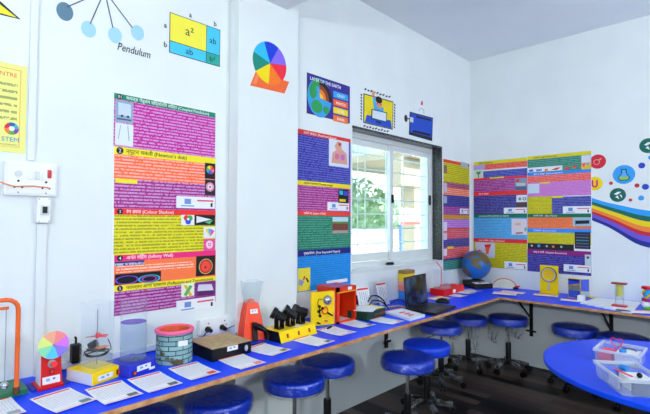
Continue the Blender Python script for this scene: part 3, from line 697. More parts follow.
for fx in (.25, .77):
    b = MB()
    for dx, dy, r in ((0, .022, .005), (-.014, -.006, .004), (.014, -.006, .004), (0, -.028, .003)): b.disc(u0+fx*L_+dx, v0+.28*Hh+dy, r, .035, .0368, 12)
    b.obj('socket_holes', BLACK, sw)
o = MB().tube([(0.048, FL(-10, 180)[0], FL(-10, 180)[1]), (.05, FL(3, 184.5)[0], FL(3, 184.5)[1]), (.056, FL(12, 187)[0], FL(12, 187)[1]), (.056, FL(30, 186.6)[0], FL(30, 186.6)[1]), (.05, FL(44, 188)[0], FL(44, 188)[1]), (.04, FL(47, 188.6)[0], FL(47, 188.6)[1])], .0028, 8).obj('wire', mat('orange_wire', '#e88a5c', .4), None, True)
tag(o, 'thin orange wire crossing the switchboard into its right socket', 'wire')
mc, P = wall_thing('circuit_breaker', 'small white breaker box with a dark switch below the switchboard', 'breaker', FL, ML, (41.6, 223.6))
u0, v0, u1, v1 = rect(P, 34.8, 197.4, 48.6, 223)
MB().box(u0, v0, .0005, u1, v1, .045).obj('case', MATS['switch_white'], mc, bevel=.005)
MB().box(-.016, v0+.035, .044, .016, v1-.035, .05).obj('window_bezel', SWG, mc)
MB().box(-.009, v0+.045, .049, .009, v1-.042, .056).obj('toggle', BLACK, mc)
b = MB()
for x in (u0+.008, u1-.008):
    for y in (v0+.008, v1-.008): b.disc(x, y, .003, .044, .0462, 10)
b.obj('screw', STEEL, mc)
def strip(label, pts, box_):
    o = MB().box(*box_).obj('cable_trunking', mat('trunking_white', '#e6ebee', .4)); return tag(o, label, 'trunking')
ya, yb_ = FL(28, 100)[0], FL(35.4, 100)[0]
strip('white vertical trunking rising from the switchboard to the ceiling', None, (0.0005, ya, FL(30, 160.4)[1], .016, yb_, H))
ya, yb_ = FL(34.6, 290)[0], FL(44.2, 290)[0]
strip('white vertical trunking from the breaker box down to the worktop', None, (0.0005, ya, T+.001, .018, yb_, FL(40, 224)[1]))
strip('white horizontal trunking along the wall left of the pillar', None, (0.0005, yb_+.004, T+.008, .02, PY0-.005, T+.036))
strip('white horizontal trunking along the pillar foot', None, (.1005, PY0+.02, T+.008, .118, PY1-.01, T+.03))

def socket_board(label, y0, z0, y1, z1, n):
    t = thing('socket_board', label, 'socket board', (0, (y0+y1)/2, z0), 0, None, ML)
    w2 = (y1-y0)/2; h = z1-z0
    MB().box(-w2, 0, .0005, w2, h, .035).obj('box', MATS['switch_white'], t, bevel=.004)
    for i in range(n):
        x = -w2 + (i+.5)*2*w2/n
        b = MB()
        for dx, dy, r in ((0, .018, .004), (-.011, -.006, .0035), (.011, -.006, .0035)): b.disc(x+dx, h*.5+dy, r, .034, .0362, 10)
        b.obj('socket_holes', BLACK, t)
    return t
sa = FL(197, 319.5); sb = FL(229, 334)
socket_board('white socket board with two black plugs behind the black cardboard-topped box', sa[0], T+.038, sb[0], sa[1], 2)
def plug(label, px, py, x, cord):
    y, z = un(px, py, 0, x).yz
    t = thing('plug', label, 'plug', (x, y, z))
    MB().cyl((-.012, 0, 0), (.03, 0, -.004), .017, .011, 12).obj('body', BLACK, t, True)
    MB().tube([(.03, 0, -.004)] + [Vector(c) - Vector((x, y, z)) for c in cord], .0032, 6).obj('cord', BLACK, t, True)
plug('black plug in the left socket behind the cardboard-topped box', 208.5, 329.5, .05, [(.09, -3.45, .85), (.10, -3.5, .80), (.10, -3.555, .792)])
plug('black plug in the right socket behind the cardboard-topped box', 223, 327.5, .05, [(.09, -3.25, .86), (.10, -3.25, .80), (.16, -3.27, .792)])
a1, a2 = FL(66, 350), FL(86, 366)
socket_board('white socket plate behind the red disc stand holding a black adaptor', a1[0], T+.042, a2[0]+.02, a1[1], 1)
ad = thing('power_adaptor', 'black power adaptor plugged in beside the red disc stand', 'adaptor', (.036, un(76, 354, 0, .06).y, un(76, 362.8, 0, .06).z))
MB().box(0, -.021, 0, .04, .021, .088).obj('case', BLACK, ad, bevel=.006)
MB().tube([(.02, .0, .086), (.02, .0, .112), (.012, -.002, .118)], .005, 8).obj('cord_stub', BLACK, ad, True)

# ---------------------------------------------------------------- apparatus on the left worktop
def label_tag(root, M, x0, y0, x1, y1):
    b = MB(M); b.use(0).box(x0, y0, -.0005, x1, y1, .001); w_, h_ = x1-x0, y1-y0
    b.use(1).box(x0+.2*w_, y0+.35*h_, .0008, x0+.42*w_, y0+.75*h_, .0015).use(2).box(x0+.58*w_, y0+.5*h_, .0008, x0+.72*w_, y0+.75*h_, .0015)
    return b.obj('name_label', [CARD, paint('#88aadc'), paint('#4c5c9c')], root)
FX_ = Matrix(((0, 0, 1, 0), (1, 0, 0, 0), (0, 1, 0, 0), (0, 0, 0, 1)))     # local x -> +Y, y -> Z, z -> +X

# pendulum stand
ps = thing('pendulum_stand', 'orange pendulum frame on a green base at the left end of the worktop', 'pendulum', (.14, -4.45, T))
pr = onT(27, 395) ; px_, py_ = .14, -4.45
MB().box(-.085, -.26, 0, .085, pr.y+.006-py_, .022).obj('base', noisy('green_paint', '#1f6a48', '#2a7a54', 20, .4), ps, bevel=.003)
pf = onT(16.2, 392.5, T+.022); yy = pf.y - py_; xx = pf.x - px_; zt = un(16, 299, 0, pf.x).z - T
arc = [(xx, yy, .02), (xx, yy, zt-.04)] + [(xx, yy - .04 + .04*math.cos(a), zt-.04 + .04*math.sin(a)) for a in (PI/8, PI/4, 3*PI/8, PI/2)] + [(xx, -.19, zt), (xx, -.22, zt-.03), (xx, -.22, .02)]
OT = mat('orange_tube', '#f06a28', .35)
MB().tube(arc, .0085, 12).obj('frame', OT, ps, True)
MB().cyl((xx, yy, .018), (xx, yy, .045), .0125).obj('collar', noisy('collar_brown', '#4a3a22', '#5c4830', 30, .5), ps, True)
hz = un(8, 308, 0, pf.x).z - T; hy = un(8.8, 308, 0, pf.x).y - py_
MB().cyl((xx, hy-.16, hz), (xx, hy, hz), .006).tube([(xx, hy-.1, hz), (xx, hy-.1, zt)], .003).obj('hanger_bar', OT, ps, True)
by = un(4.3, 386, 0, pf.x).y - py_; bz = un(4, 385.5, 0, pf.x).z - T
MB().cyl((xx, by, bz), (xx, by, hz), .0014, n=6).obj('thread', paint('#8890a0'), ps)
MB().sphere((xx, by, bz), .0145).obj('ball', CHROME, ps, True)

# colour disc on red stand
ds = thing('colour_disc_stand', 'pastel colour disc spinning stand with red body', 'colour disc', (.185, onT(54, 390).y, T))
c0 = onT(43.8, 392); c1 = onT(65, 386.5); dx = .185
hw = (c1.y - c0.y)/2; 
MB().box(-.07, -hw-.012, 0, .045, hw+.005, .012).obj('red_foot', RED, ds, bevel=.002)
MB().box(-.075, -hw-.03, 0.0, .03, hw+.03, .006).obj('blue_foot', mat('dark_blue_plastic', '#1f2c9c', .4), ds)
MB().hexa([(-.05, -hw, .012), (.03, -hw, .012), (.03, hw, .012), (-.05, hw, .012)], [(-.03, -hw+.004, .165), (.012, -hw+.004, .165), (.012, hw-.004, .165), (-.03, hw-.004, .165)]).obj('red_body', RED, ds)
MB().hexa([(-.05, -hw-.002, .014), (.026, -hw-.002, .014), (.026, -hw, .014), (-.05, -hw, .014)], [(-.03, -hw+.0015, .163), (.009, -hw+.0015, .163), (.009, -hw+.0035, .163), (-.03, -hw+.0035, .163)]).obj('pale_side', WHITE, ds)
SL = Matrix.Translation((.0305, 0, .012)) @ Matrix.Rotation(-math.atan2(.018, .153), 4, 'Y') @ FX_
label_tag(ds, SL, -hw+.006, .006, hw-.008, .036)
MB(SL).disc(.002, .086, .016, 0, .003, 22).obj('knob_plate', STEEL, ds); MB(SL).disc(.008, .084, .012, .003, .014, 18).obj('knob', mat('bright_red', '#f03238', .3), ds, True)
MB(SL).box(-.007, .044, 0, .009, .063, .003).obj('switch_frame', BLACK, ds); MB(SL).box(-.004, .047, .002, .006, .060, .006).obj('switch', MATS['bright_red'], ds)
dc = un(54, 345, 0, dx+.05); b = MB(Matrix.Translation((.045, dc.y - ds.location.y, dc.z - T)) @ FX_)
cs = ['#eda0e4', '#f29a9c', '#f4b49c', '#e2ec8c', '#9ce4b4', '#6ed0f0', '#9c88ee']
cs = ['#e07af0', '#f68a8c', '#f6b08c', '#e4ec80', '#8ee0ac', '#5cccf2', '#8c76f0']
for i in range(7): b.use(i).disc(0, 0, .057, 0, .003, 7, None, -.35 + i*2*PI/7, -.35 + (i+1)*2*PI/7)
b.obj('colour_disc', [paint(c) for c in cs], ds)
MB().cyl((-.01, dc.y - ds.location.y, dc.z - T), (.05, dc.y - ds.location.y, dc.z - T), .005).obj('axle', STEEL, ds, True)

CLR = clear('clear_acrylic', '#fdfeff', .035, .05)
CLR2 = clear('clear_plastic_box', '#fafcfd', .07, .15)
def gadget_box(name, label, cat, ax, ay, bx, by_, depth, h, m, side=None, side_m=None):
    """a low box whose front face runs between two measured worktop points"""
    a = onT(ax, ay); b = onT(bx, by_); mid = (a+b)/2; d = b - a; ang = math.atan2(d.y, d.x) - PI/2; wd = d.length
    t = thing(name, label, cat, (mid.x, mid.y, T), ang)       # local: +y along the front, +x out of the front
    return t, wd, depth
# yellow box with propeller
t, wd, dp = gadget_box('propeller_box', 'yellow control box carrying a clear column with a red propeller', 'propeller kit', 92.3, 386.5, 121.8, 375.6, .17, .05, YEL)
MB().use(0).box(-dp, -wd/2, 0, 0, wd/2, .052).obj('box', YEL, t, bevel=.002)
MB().box(-dp+.002, -wd/2-.0012, .002, -.002, -wd/2, .050).obj('pale_side', WHITE, t)
F0 = Matrix.Translation((0, 0, 0)) @ FX_
label_tag(t, Matrix.Translation((.0002, 0, 0)) @ FX_, -wd*.33, .012, wd*.18, .034)
MB(F0).box(wd*.30, .014, 0, wd*.42, .034, .003).obj('switch_frame', BLACK, t); MB(F0).box(wd*.325, .017, .002, wd*.395, .031, .006).obj('switch', MATS['bright_red'], t)
q = .05; cx_ = -.095; co_ = bpy.data.objects; CS = Matrix.Translation((0, .017, 0))
bx_ = MB(CS)
for (x0, y0, x1, y1) in ((cx_-q, -q, cx_+q, -q+.003), (cx_-q, q-.003, cx_+q, q), (cx_-q, -q+.003, cx_-q+.003, q-.003), (cx_+q-.003, -q+.003, cx_+q, q-.003)): bx_.box(x0, y0, .052, x1, y1, .335)
bx_.obj('clear_column', CLR, t)
bx_ = MB(CS); q2 = .047
for (x0, y0, x1, y1) in ((cx_-q2, -q2, cx_+q2, -q2+.004), (cx_-q2, q2-.004, cx_+q2, q2), (cx_-q2, -q2+.004, cx_-q2+.004, q2-.004), (cx_+q2-.004, -q2+.004, cx_+q2, q2-.004)): bx_.box(x0, y0, .053, x1, y1, .10)
bx_.obj('inner_sleeve', CLR2, t)
MB(CS).cyl((cx_, 0, .053), (cx_, 0, .30), .0022, n=8).obj('rod', STEEL, t, True)
b = MB(CS)
for a in (.3, .3+2*PI/3, .3+4*PI/3):
    c_, s_ = math.cos(a), math.sin(a); b.hexa([(cx_+.006*s_, -.006*c_, .176), (cx_+.048*c_+.010*s_, .048*s_-.010*c_, .180), (cx_+.048*c_-.010*s_, .048*s_+.010*c_, .186), (cx_-.006*s_, .006*c_, .184)], [(cx_+.006*s_, -.006*c_, .178), (cx_+.048*c_+.010*s_, .048*s_-.010*c_, .182), (cx_+.048*c_-.010*s_, .048*s_+.010*c_, .188), (cx_-.006*s_, .006*c_, .186)])
b.cyl((cx_, 0, .172), (cx_, 0, .192), .007); b.obj('propeller', mat('propeller_red', '#e83040', .35), t)
MB(CS).cyl((cx_-.022, -.02, .135), (cx_-.022, .012, .145), .016).box(cx_-.03, -.03, .118, cx_+.02, .03, .126).obj('motor', BLACK, t, True)
MB(CS).box(cx_+.002, -.012, .128, cx_+.03, .038, .132).obj('orange_strip', mat('strip_orange', '#f08a5c', .5), t)
b = MB(CS); b.tube([(cx_ + .05*math.cos(a), .05*math.sin(a), .108 + .004*math.sin(2*a)) for a in [i*2*PI/20 for i in range(20)]], .004, 6, True).tube([(cx_ + .042*math.cos(a), .046*math.sin(a), .100) for a in [i*2*PI/20 for i in range(20)]], .003, 6, True)
b.tube([(cx_+.02, .04, .16), (cx_+.03, .046, .135), (cx_+.03, .05, .11)], .002, 6); b.obj('cable_coil', BLACK, t, True)

# blue box with water column
t, wd, dp = gadget_box('water_column', 'blue control box carrying a clear cylinder of water', 'water column', 129.2, 379.6, 155.6, 370.2, .165, .055, None)
DB = MATS['dark_blue_plastic']
MB().box(-dp, -wd/2, 0, 0, wd/2, .055).obj('box', mat('royal_blue_plastic', '#2230c4', .4), t, bevel=.002)
label_tag(t, Matrix.Translation((.0002, 0, 0)) @ FX_, -wd*.22, .022, wd*.30, .046)
MB(FX_).box(wd*.24, .012, 0, wd*.46, .023, .0012).obj('name_label', CARD, t)
MB(FX_).box(-wd*.38, .012, 0, -wd*.26, .03, .003).obj('switch_frame', BLACK, t); MB(FX_).box(-wd*.36, .015, .002, -wd*.28, .027, .006).obj('switch', mat('switch_orange', '#f06428', .3), t)
cx_ = -.09; R0 = .060; cyy = .016
MB().ring(cx_, cyy, R0-.003, R0, .056, .335, 40).disc(cx_, cyy, R0, .055, .061, 40).obj('clear_cylinder', CLR, t, True)
WAT = clear('water', '#eef4fa', .04, .03, body='#c8d4e4')
MB().disc(cx_, cyy, R0-.0035, .0612, .226, 40).obj('water', WAT, t, True)
MB().disc(cx_, cyy, R0-.0037, .2262, .229, 40).obj('water_surface', clear('water_skin', '#b8b4f4', .35, .05, body='#8078e0'), t, True)
MB().disc(cx_+.03, .005, .013, .0615, .066, 18, .008).obj('drain_cap', BLACK, t)

# brick-pattern well with pink rim
bl, br = onT(155.5, 357), onT(193.5, 353); 
wc = un(174.2, 355, 2, T); wcx, wcy = .235, un(174.3, 358, 0, .235).y
bm_ = noisy('brick_paper', '#86aeb0', '#a8c8c8', 30, .5)
def brick_nodes(m):
    b = nd(m, 'ShaderNodeTexBrick'); b.inputs['Scale'].default_value = 1; b.inputs['Brick Width'].default_value = .075; b.inputs['Row Height'].default_value = .023
    b.inputs['Mortar Size'].default_value = .0022; b.inputs['Color1'].default_value = lin('#93bcc0'); b.inputs['Color2'].default_value = lin('#7ea4a8'); b.inputs['Mortar'].default_value = lin('#20282a')
    s = nd(m, 'ShaderNodeSeparateXYZ'); lk(m, coord(m), s.inputs[0])
    an = math_(m, 'MULTIPLY', math_(m, 'ARCTAN2', s.outputs[1], s.outputs[0]), .095)
    c = nd(m, 'ShaderNodeCombineXYZ'); lk(m, an, c.inputs[0]); lk(m, s.outputs[2], c.inputs[1]); lk(m, c.outputs[0], b.inputs['Vector'])
    n = nd(m, 'ShaderNodeTexNoise'); n.inputs['Scale'].default_value = 16; lk(m, coord(m), n.inputs['Vector'])
    r = nd(m, 'ShaderNodeValToRGB'); r.color_ramp.elements[0].position = .60; r.color_ramp.elements[1].position = .66
    lk(m, n.outputs['Fac'], r.inputs[0])
    mx = nd(m, 'ShaderNodeMix', data_type='RGBA'); lk(m, r.outputs[0], mx.inputs[0]); lk(m, b.outputs['Color'], mx.inputs[6]); mx.inputs[7].default_value = lin('#5a5030')
    lk(m, mx.outputs[2], bs(m).inputs['Base Color'])
bm2 = mat('brick_print', '#93bcc0', .5); brick_nodes(bm2)
t = thing('infinity_well', 'round well covered in pale brick paper with a pink rim', 'infinity well', (wcx, wcy, T))
MB().ring(0, 0, .078, .088, 0, .150, 44).obj('wall', bm2, t, True)
rim = MB(); rim.tube([(.086*math.cos(a), .086*math.sin(a), .154) for a in [i*2*PI/44 for i in range(44)]], .0105, 12, True); rim.obj('pink_rim', mat('pink_foam', '#f46a9c', .5), t, True)
MB().ring(0, 0, .0705, .0775, .13, .158, 40).obj('inner_ring', mat('coral_foam', '#f0643c', .5), t, True)
MB().disc(0, 0, .076, .02, .10, 36).obj('dark_mirror', mat('dark_mirror', '#2a2030', .06, .7), t)
bmx = Matrix.Rotation(.15, 4, 'Z') @ Matrix.Translation((.0885, 0, .078)) @ FX_
t2 = MB(Matrix.Rotation(math.radians(-12), 4, 'Z') @ Matrix.Translation((.0885, 0, .09)) @ FX_).box(-.006, 0, 0, .04, .026, .001).obj('name_label', CARD, t)

# black box with cardboard lid
t, wd, dp = gadget_box('black_box', 'black box with a cardboard lid printed with green leaves', 'box', 212, 362.5, 251.2, 352.6, .24, .06, None)
MB().box(-dp, -wd/2, 0, 0, wd/2, .062).obj('case', mat('black_case', '#0b0b0d', .3), t, bevel=.002)
lid = noisy('kraft_board', '#c0a27c', '#b09270', 40, .6)
MB().box(-dp, -wd/2, .0622, 0, wd/2, .066).obj('lid', lid, t)
b = MB()
for i in range(9):
    cx_, cy_ = (-.06, -.05) if i < 5 else (-.15, .05); a = i*1.25
    x, y = cx_ + .028*math.cos(a), cy_ + .034*math.sin(a)
    b.prism([(x + .016*math.cos(a+k), y + .010*math.sin(a+k)) for k in (0, 1.2, 2.2, PI, 4.3, 5.3)], .066, .0665)
b.obj('leaf_print', paint('#90a468'), t)
label_tag(t, FX_, -wd*.13, .036, wd*.14, .060)
MB(FX_).disc(wd*.36, .032, .010, 0, .003, 18, .016).obj('silver_badge', mat('silver_badge', '#d8d4dc', .3, .4), t)

# orange funnel tower
fc = onT(250.5, 343); t = thing('funnel_tower', 'orange tapered tower topped by a clear cup', 'tower', (.155, un(250.5, 340, 0, .155).y, T), math.radians(-16))
a, b_ = .073, .036; hh = .212
MB().hexa([(-a, -a, 0), (a, -a, 0), (a, a, 0), (-a, a, 0)], [(-b_, -b_, hh), (b_, -b_, hh), (b_, b_, hh), (-b_, b_, hh)]).obj('tower', ORG, t, bevel=.003)
MB().sphere((0, 0, hh), .026, 16, 10, 1, 1, .9).obj('ball_dome', mat('coral_plastic', '#f46a4c', .4), t, True)
c1_, c2_ = .036, .056; b = MB()
lo = [(-c1_, -c1_), (c1_, -c1_), (c1_, c1_), (-c1_, c1_)]; hi = [(-c2_, -c2_), (c2_, -c2_), (c2_, c2_), (-c2_, c2_)]
for i in range(4):
    j = (i+1) % 4; k = .96
    b.hexa([(lo[i][0]*k, lo[i][1]*k, hh), (lo[j][0]*k, lo[j][1]*k, hh), (*lo[j], hh), (*lo[i], hh)], [(hi[i][0]*k, hi[i][1]*k, hh+.13), (hi[j][0]*k, hi[j][1]*k, hh+.13), (*hi[j], hh+.13), (*hi[i], hh+.13)])
b.obj('clear_cup', clear('clear_cup', '#fafcfd', .07, .1), t)
TW = Matrix.Translation((a - .038*.72, 0, hh*.72)) @ Matrix.Rotation(-math.atan2(a-b_, hh), 4, 'Y') @ FX_
label_tag(t, TW, -.02, 0, .028, .026)
pw = thing('power_plug', 'black plug and lead stuck in the side of the orange tower', 'plug', (.155, t.location.y, T), math.radians(-16))
MB().hexa([(.071, -.016, .003), (.092, -.016, .003), (.092, .014, .003), (.071, .014, .003)], [(.0565, -.016, .105), (.076, -.016, .105), (.076, .014, .105), (.0565, .014, .105)]).obj('inlet', BLACK, pw, bevel=.003)
MB().tube([(.074, -.004, .088), (.10, .016, .084), (.13, .044, .066)], [.016, .019, .012], 10).obj('plug_body', BLACK, pw, True)
MB().tube([(.13, .044, .066), (.15, .056, .045), (.156, .05, .02), (.155, .01, .006), (.175, -.06, .006)], .0035, 8).obj('cord', BLACK, pw, True)

# three spotlights on a yellow wedge box
t, wd, dp = gadget_box('spotlight_box', 'yellow wedge box carrying three black spotlights', 'spotlights', 281.3, 343.8, 317.3, 333.6, .17, .06, None)
def wedge(b, y0, y1): return b.hexa([(-dp, y0, 0), (0, y0, 0), (0, y1, 0), (-dp, y1, 0)], [(-dp, y0, .062), (-.022, y0, .062), (-.022, y1, .062), (-dp, y1, .062)])
wedge(MB(), -wd/2, wd/2).obj('box', YEL, t, bevel=.002)
wedge(MB(), -wd/2-.0015, -wd/2-.0002).obj('black_side', BLACK, t)
SF = Matrix.Rotation(-math.atan2(.022, .062), 4, 'Y') @ FX_
for fy in (-.30, .0, .30):
    MB(SF).box(fy*wd-.007, .022, 0, fy*wd+.007, .044, .0025).obj('switch_frame', BLACK, t)
    MB(SF).box(fy*wd-.0045, .025, .002, fy*wd+.0045, .041, .005).obj('switch', MATS['bright_red'], t)
MB().box(-.075, -.0, .0622, -.03, .06, .0628).obj('name_label', CARD, t)
for k, (fy, tilt, yaw) in enumerate(((-.30, .5, -138), (.0, .6, -132), (.29, .3, -112))):
    y = fy*wd; x = -.085
    MB().box(x-.022, y-.022, .062, x+.022, y+.022, .067).box(x-.018, y-.024, .066, x+.018, y-.020, .135).box(x-.018, y+.020, .066, x+.018, y+.024, .135).obj('lamp_bracket', BLACK, t)
    a = math.radians(yaw); d = Vector((math.cos(a)*math.cos(tilt), math.sin(a)*math.cos(tilt), math.sin(tilt))); c = Vector((x, y, .137))
    s = MB()
    s.tube([c - d*.045, c - d*.04, c - d*.0, c + d*.02, c + d*.022, c + d*.045, c + d*.047], [.016, .022, .026, .028, .034, .036, .036], 20)
    for j in range(3): s.tube([c - d*(.04 - j*.014), c - d*(.034 - j*.014)], [.029, .029], 20)
    s.obj('lamp_housing', mat('lamp_black', '#0d0d10', .3), t, True)
    MB().tube([c + d*.0471, c + d*.049], [.030, .029], 20).obj('lens', mat('lamp_lens', '#23262c', .08), t, True)

# yellow panel and orange open box
pa, pb = onT(312, 328.6), onT(335.5, 325.6)
bt = thing('orange_box', 'open-fronted orange acrylic box beside the yellow panel', 'acrylic box', (.28, -2.47, T))
x0, x1, y0, y1, hb = -.19, .0, -.09, .112, .243
ORC = clear('orange_sheet', '#ff6a3c', .55, .15, body='#f4431c')
th = .004
MB().box(x0, y0, 0, x1, y0+th, hb).obj('side_panel', ORC, bt); MB().box(x0, y1-th, 0, x1, y1, hb).obj('side_panel', ORC, bt)
MB().box(x0, y0, 0, x0+th, y1, hb).obj('back_panel', ORC, bt)
MB().box(x0, y0, 0, x1, y1, th).obj('floor_panel', ORC, bt); MB().box(x0, y0, hb, x1, y1, hb+th).obj('top_panel', ORC, bt)
MB().box(x1-.006, y0, .0, x1+.004, y0+.028, hb+.004).box(x1-.006, y1-.008, 0, x1+.004, y1, hb+.004).box(x1-.006, y0, hb-.03, x1+.004, y1, hb+.004).box(x1-.006, y0, 0, x1+.004, y1, .014).obj('front_frame', mat('orange_red', '#ee3a18', .35), bt)
MB().box(x1+.003, y0, hb-.036, x1+.006, y1, hb-.028).obj('yellow_bead', mat('amber_edge', '#f6a41c', .4), bt)
MB().box(x1+.004, y0+.115, hb-.022, x1+.005, y0+.155, hb).obj('name_label', CARD, bt)
MB().box(x0+.02, y0+.02, th, x1-.02, y1-.02, th+.002).obj('paper_lining', CARD, bt)
ANG = math.radians(-8)
yp = thing('wiring_display', 'upright yellow panel wired with black clips and a metal dome', 'circuit panel', (.235, un(324, 326, 0, .235).y, T), math.atan2((pb-pa).y, (pb-pa).x) - PI/2); yp.location.y -= .012
wp = .175; hp = .225
MB().box(-.014, -wp/2, 0, 0, wp/2, hp).obj('panel', mat('panel_yellow', '#fcd60a', .35), yp)
MB().box(-.014, wp/2, 0, .002, wp/2+.012, hp).obj('pale_edge', mat('pale_amber', '#f0b890', .4), yp)
pm = FX_
MB(pm).sphere((.035, .165, .0), .028, 18, 10, 1, 1, .8).obj('metal_dome', CHROME, yp, True)
MB(pm).ring(.035, .165, .028, .034, 0, .004, 24).obj('dome_ring', STEEL, yp)
b = MB(pm)
for (x, y) in ((-.03, .13), (-.035, .095), (-.005, .115), (-.025, .065)): b.disc(x, y, .009, 0, .012, 12)
MB(pm).tube([(.03, .085, .004), (.05, .07, .02), (.062, .062, .03)], .006, 8).obj('probe_lead', BLACK, yp, True)
MB(pm).disc(-.04, .02, .007, 0, .009, 10).tube([(-.042, .02, .006), (-.022, .014, .006)], .005, 8).obj('black_lead', BLACK, yp, True)
b.tube([(-.03, .13, .012), (-.052, .15, .02), (-.04, .18, .014), (-.01, .176, .01)], .003, 6).tube([(-.03, .13, .012), (-.035, .095, .016), (-.025, .065, .012)], .0045, 6).tube([(-.005, .115, .012), (-.035, .1, .018)], .0045, 6)
b.obj('black_clip', BLACK, yp, True)
b = MB(pm); b.tube([(.012 + .022*math.cos(a), .1 + .024*math.sin(a), .01) for a in [i*2*PI/16 for i in range(16)]], .004, 6, True)
b.obj('red_wire', mat('wire_red', '#e42a34', .4), yp, True)
MB(pm).tube([(.012, .03, .005), (.034, .026, .005)], .005, 8).obj('red_lead', mat('wire_red', '#e42a34', .4), yp, True)

# dark green box with cards on top
g1, g2, g3 = onT(356.4, 317.5), onT(367, 321.5), onT(385.6, 315.5)
ang = math.atan2((g3-g2).y, (g3-g2).x) - PI/2
t = thing('green_box', 'dark green lidded box with papers piled on top beside the orange box', 'box', ((g2.x+g3.x)/2, (g2.y+g3.y)/2, T), ang)
wd = (g3-g2).length
MB().box(-.17, -wd/2, 0, 0, wd/2, .058).obj('case', mat('bottle_green', '#0c3a2c', .4), t, bevel=.002)
MB(FX_).box(-.02, .022, 0, wd/2-.006, .036, .001).obj('red_lettering_strip', printed('#0c3a2c', '#d83838', .013, .8, 40), t)
def sheet(label, pts=None, c=None, size=(.215, .15), rz=0, z=T+.0012, group='instruction sheets on the worktop', foot='#b0b8c8', red=True, name='instruction_sheet', bgc='#eef0f8', footbox=True):
    if pts: 
        P4 = [onT(x, y) for x, y in pts]; c = sum(P4, Vector())/4; hd = (P4[1]-P4[0]) + (P4[2]-P4[3]); rz = math.atan2(hd.y, hd.x) - PI/2
    t = thing(name, label, 'sheet', (c[0], c[1], z), rz, group)
    L, Wd = size; b = MB(); n = 8                       # local -x edge is the head, sheet slightly curled
    for i in range(n):
        xa, xb = -L/2 + L*i/n, -L/2 + L*(i+1)/n
        za, zb = .004*((i/n)-.5)**2*4, .004*(((i+1)/n)-.5)**2*4
        b.hexa([(xa, -Wd/2, za), (xb, -Wd/2, zb), (xb, Wd/2, zb), (xa, Wd/2, za)], [(xa, -Wd/2, za+.0006), (xb, -Wd/2, zb+.0006), (xb, Wd/2, zb+.0006), (xa, Wd/2, za+.0006)])
    b.obj('paper', mat('paper_' + bgc.lstrip('#'), bgc, .35), t)
    if red: MB().box(-L/2+.010, -Wd/2+.008, .0028, -L/2+.019, Wd/2-.008, .0048).obj('red_heading', REDP, t)
    MB(Matrix(((0, -1, 0, 0), (1, 0, 0, 0), (0, 0, 1, 0), (0, 0, 0, 1)))).box(-Wd/2+.012, -L/2+.05, .0008, Wd/2-.012, L/2-.035, .0032).obj('text_block', printed(bgc, '#c4cade', .011, .42, 50), t)
    if footbox: MB().box(L/2-.045, Wd/2-.05, .0020, L/2-.015, Wd/2-.012, .0042).obj('foot_picture', paint(foot), t)
    MB().box(L/2-.010, -Wd/2+.006, .0024, L/2-.006, Wd/2-.006, .0046).obj('foot_line', paint('#f0a090'), t)
    return t
sheet('white instruction sheet in front of the orange pendulum at the left picture edge', c=onT(-6, 411), rz=.05, foot='#98a8b8')
sheet('white instruction sheet in front of the red disc stand', [(34.8, 397.4), (74, 386.7), (92, 403), (52, 418)], foot='#6c8c90')
sheet('white instruction sheet in front of the yellow propeller box', [(88.3, 389.7), (119.7, 381.8), (141.3, 395.8), (105.8, 406.3)], foot='#70747c')
sheet('white instruction sheet in front of the blue water column box', [(129.5, 380.1), (159.4, 372.5), (180.6, 384.7), (149.2, 393.9)], foot='#5c6c6c')
sheet('white instruction sheet in front of the brick-patterned well', [(169.5, 369.4), (195.7, 362.5), (219.7, 373.8), (192.9, 381)], foot='#e04038')
sheet('white instruction sheet in front of the black cardboard-topped box', [(220.2, 360.9), (240.9, 355.7), (264, 362.2), (240, 369)], foot='#e88a84')
sheet('white instruction sheet in front of the orange funnel tower', [(249.4, 350.5), (266.8, 344.6), (287, 349.4), (268, 355.5)], foot='#788048')
sheet('white instruction sheet in front of the three spotlights', [(295, 340.2), (307.6, 335.9), (333.3, 341.9), (316.4, 346.9)], foot='#606878')
sheet('white instruction sheet in front of the yellow circuit panel', [(319, 330.1), (334, 326.3), (355.4, 333.1), (339, 336.9)], foot='#c8c0cc')
sheet('white instruction sheet in front of the open orange box', [(340.3, 322.6), (352.9, 320), (375, 325.6), (360.4, 329.3)], foot='#586068')
sheet('white instruction sheet in front of the dark green box', [(373, 320.4), (383, 317.5), (400, 321.3), (388, 325)], foot='#e8b8b0')
mk = onT(329.5, 328.8); o = MB().cyl((0, -.028, .0075), (0, .03, .0075), .007).obj('marker_pen', BLACK, None, True); o.location = (mk.x, mk.y, T+.001); o.rotation_euler = (0, 0, .35); tag(o, 'short black marker lying by the yellow circuit panel', 'marker')
# cards on the green box
gx, gy = t.location.x, t.location.y
t = bpy.data.objects['green_box']; gx, gy = t.location.x, t.location.y
M0 = t.matrix_basis.copy()
for i, (dx, dy, r, c, l) in enumerate(((-.085, .0, .1, '#f4cf9c', 'peach card lying on the green box, lowest of three'), (-.09, .03, -.25, '#f6e25a', 'yellow card lying on the green box'), (-.07, -.03, .35, '#f2f3f6', 'white card lying on the green box, topmost of three'))):
    o = MB().box(-.07, -.1, 0, .07, .1, .003).obj('card', paint(c)); q = Matrix.Rotation(ang, 4, 'Z') @ Vector((dx, dy, 0)); o.location = (gx+q.x, gy+q.y, T+.0585+i*.0034); o.rotation_euler = (0, 0, ang+r)
    tag(o, l, 'card', 'cards on the green box')

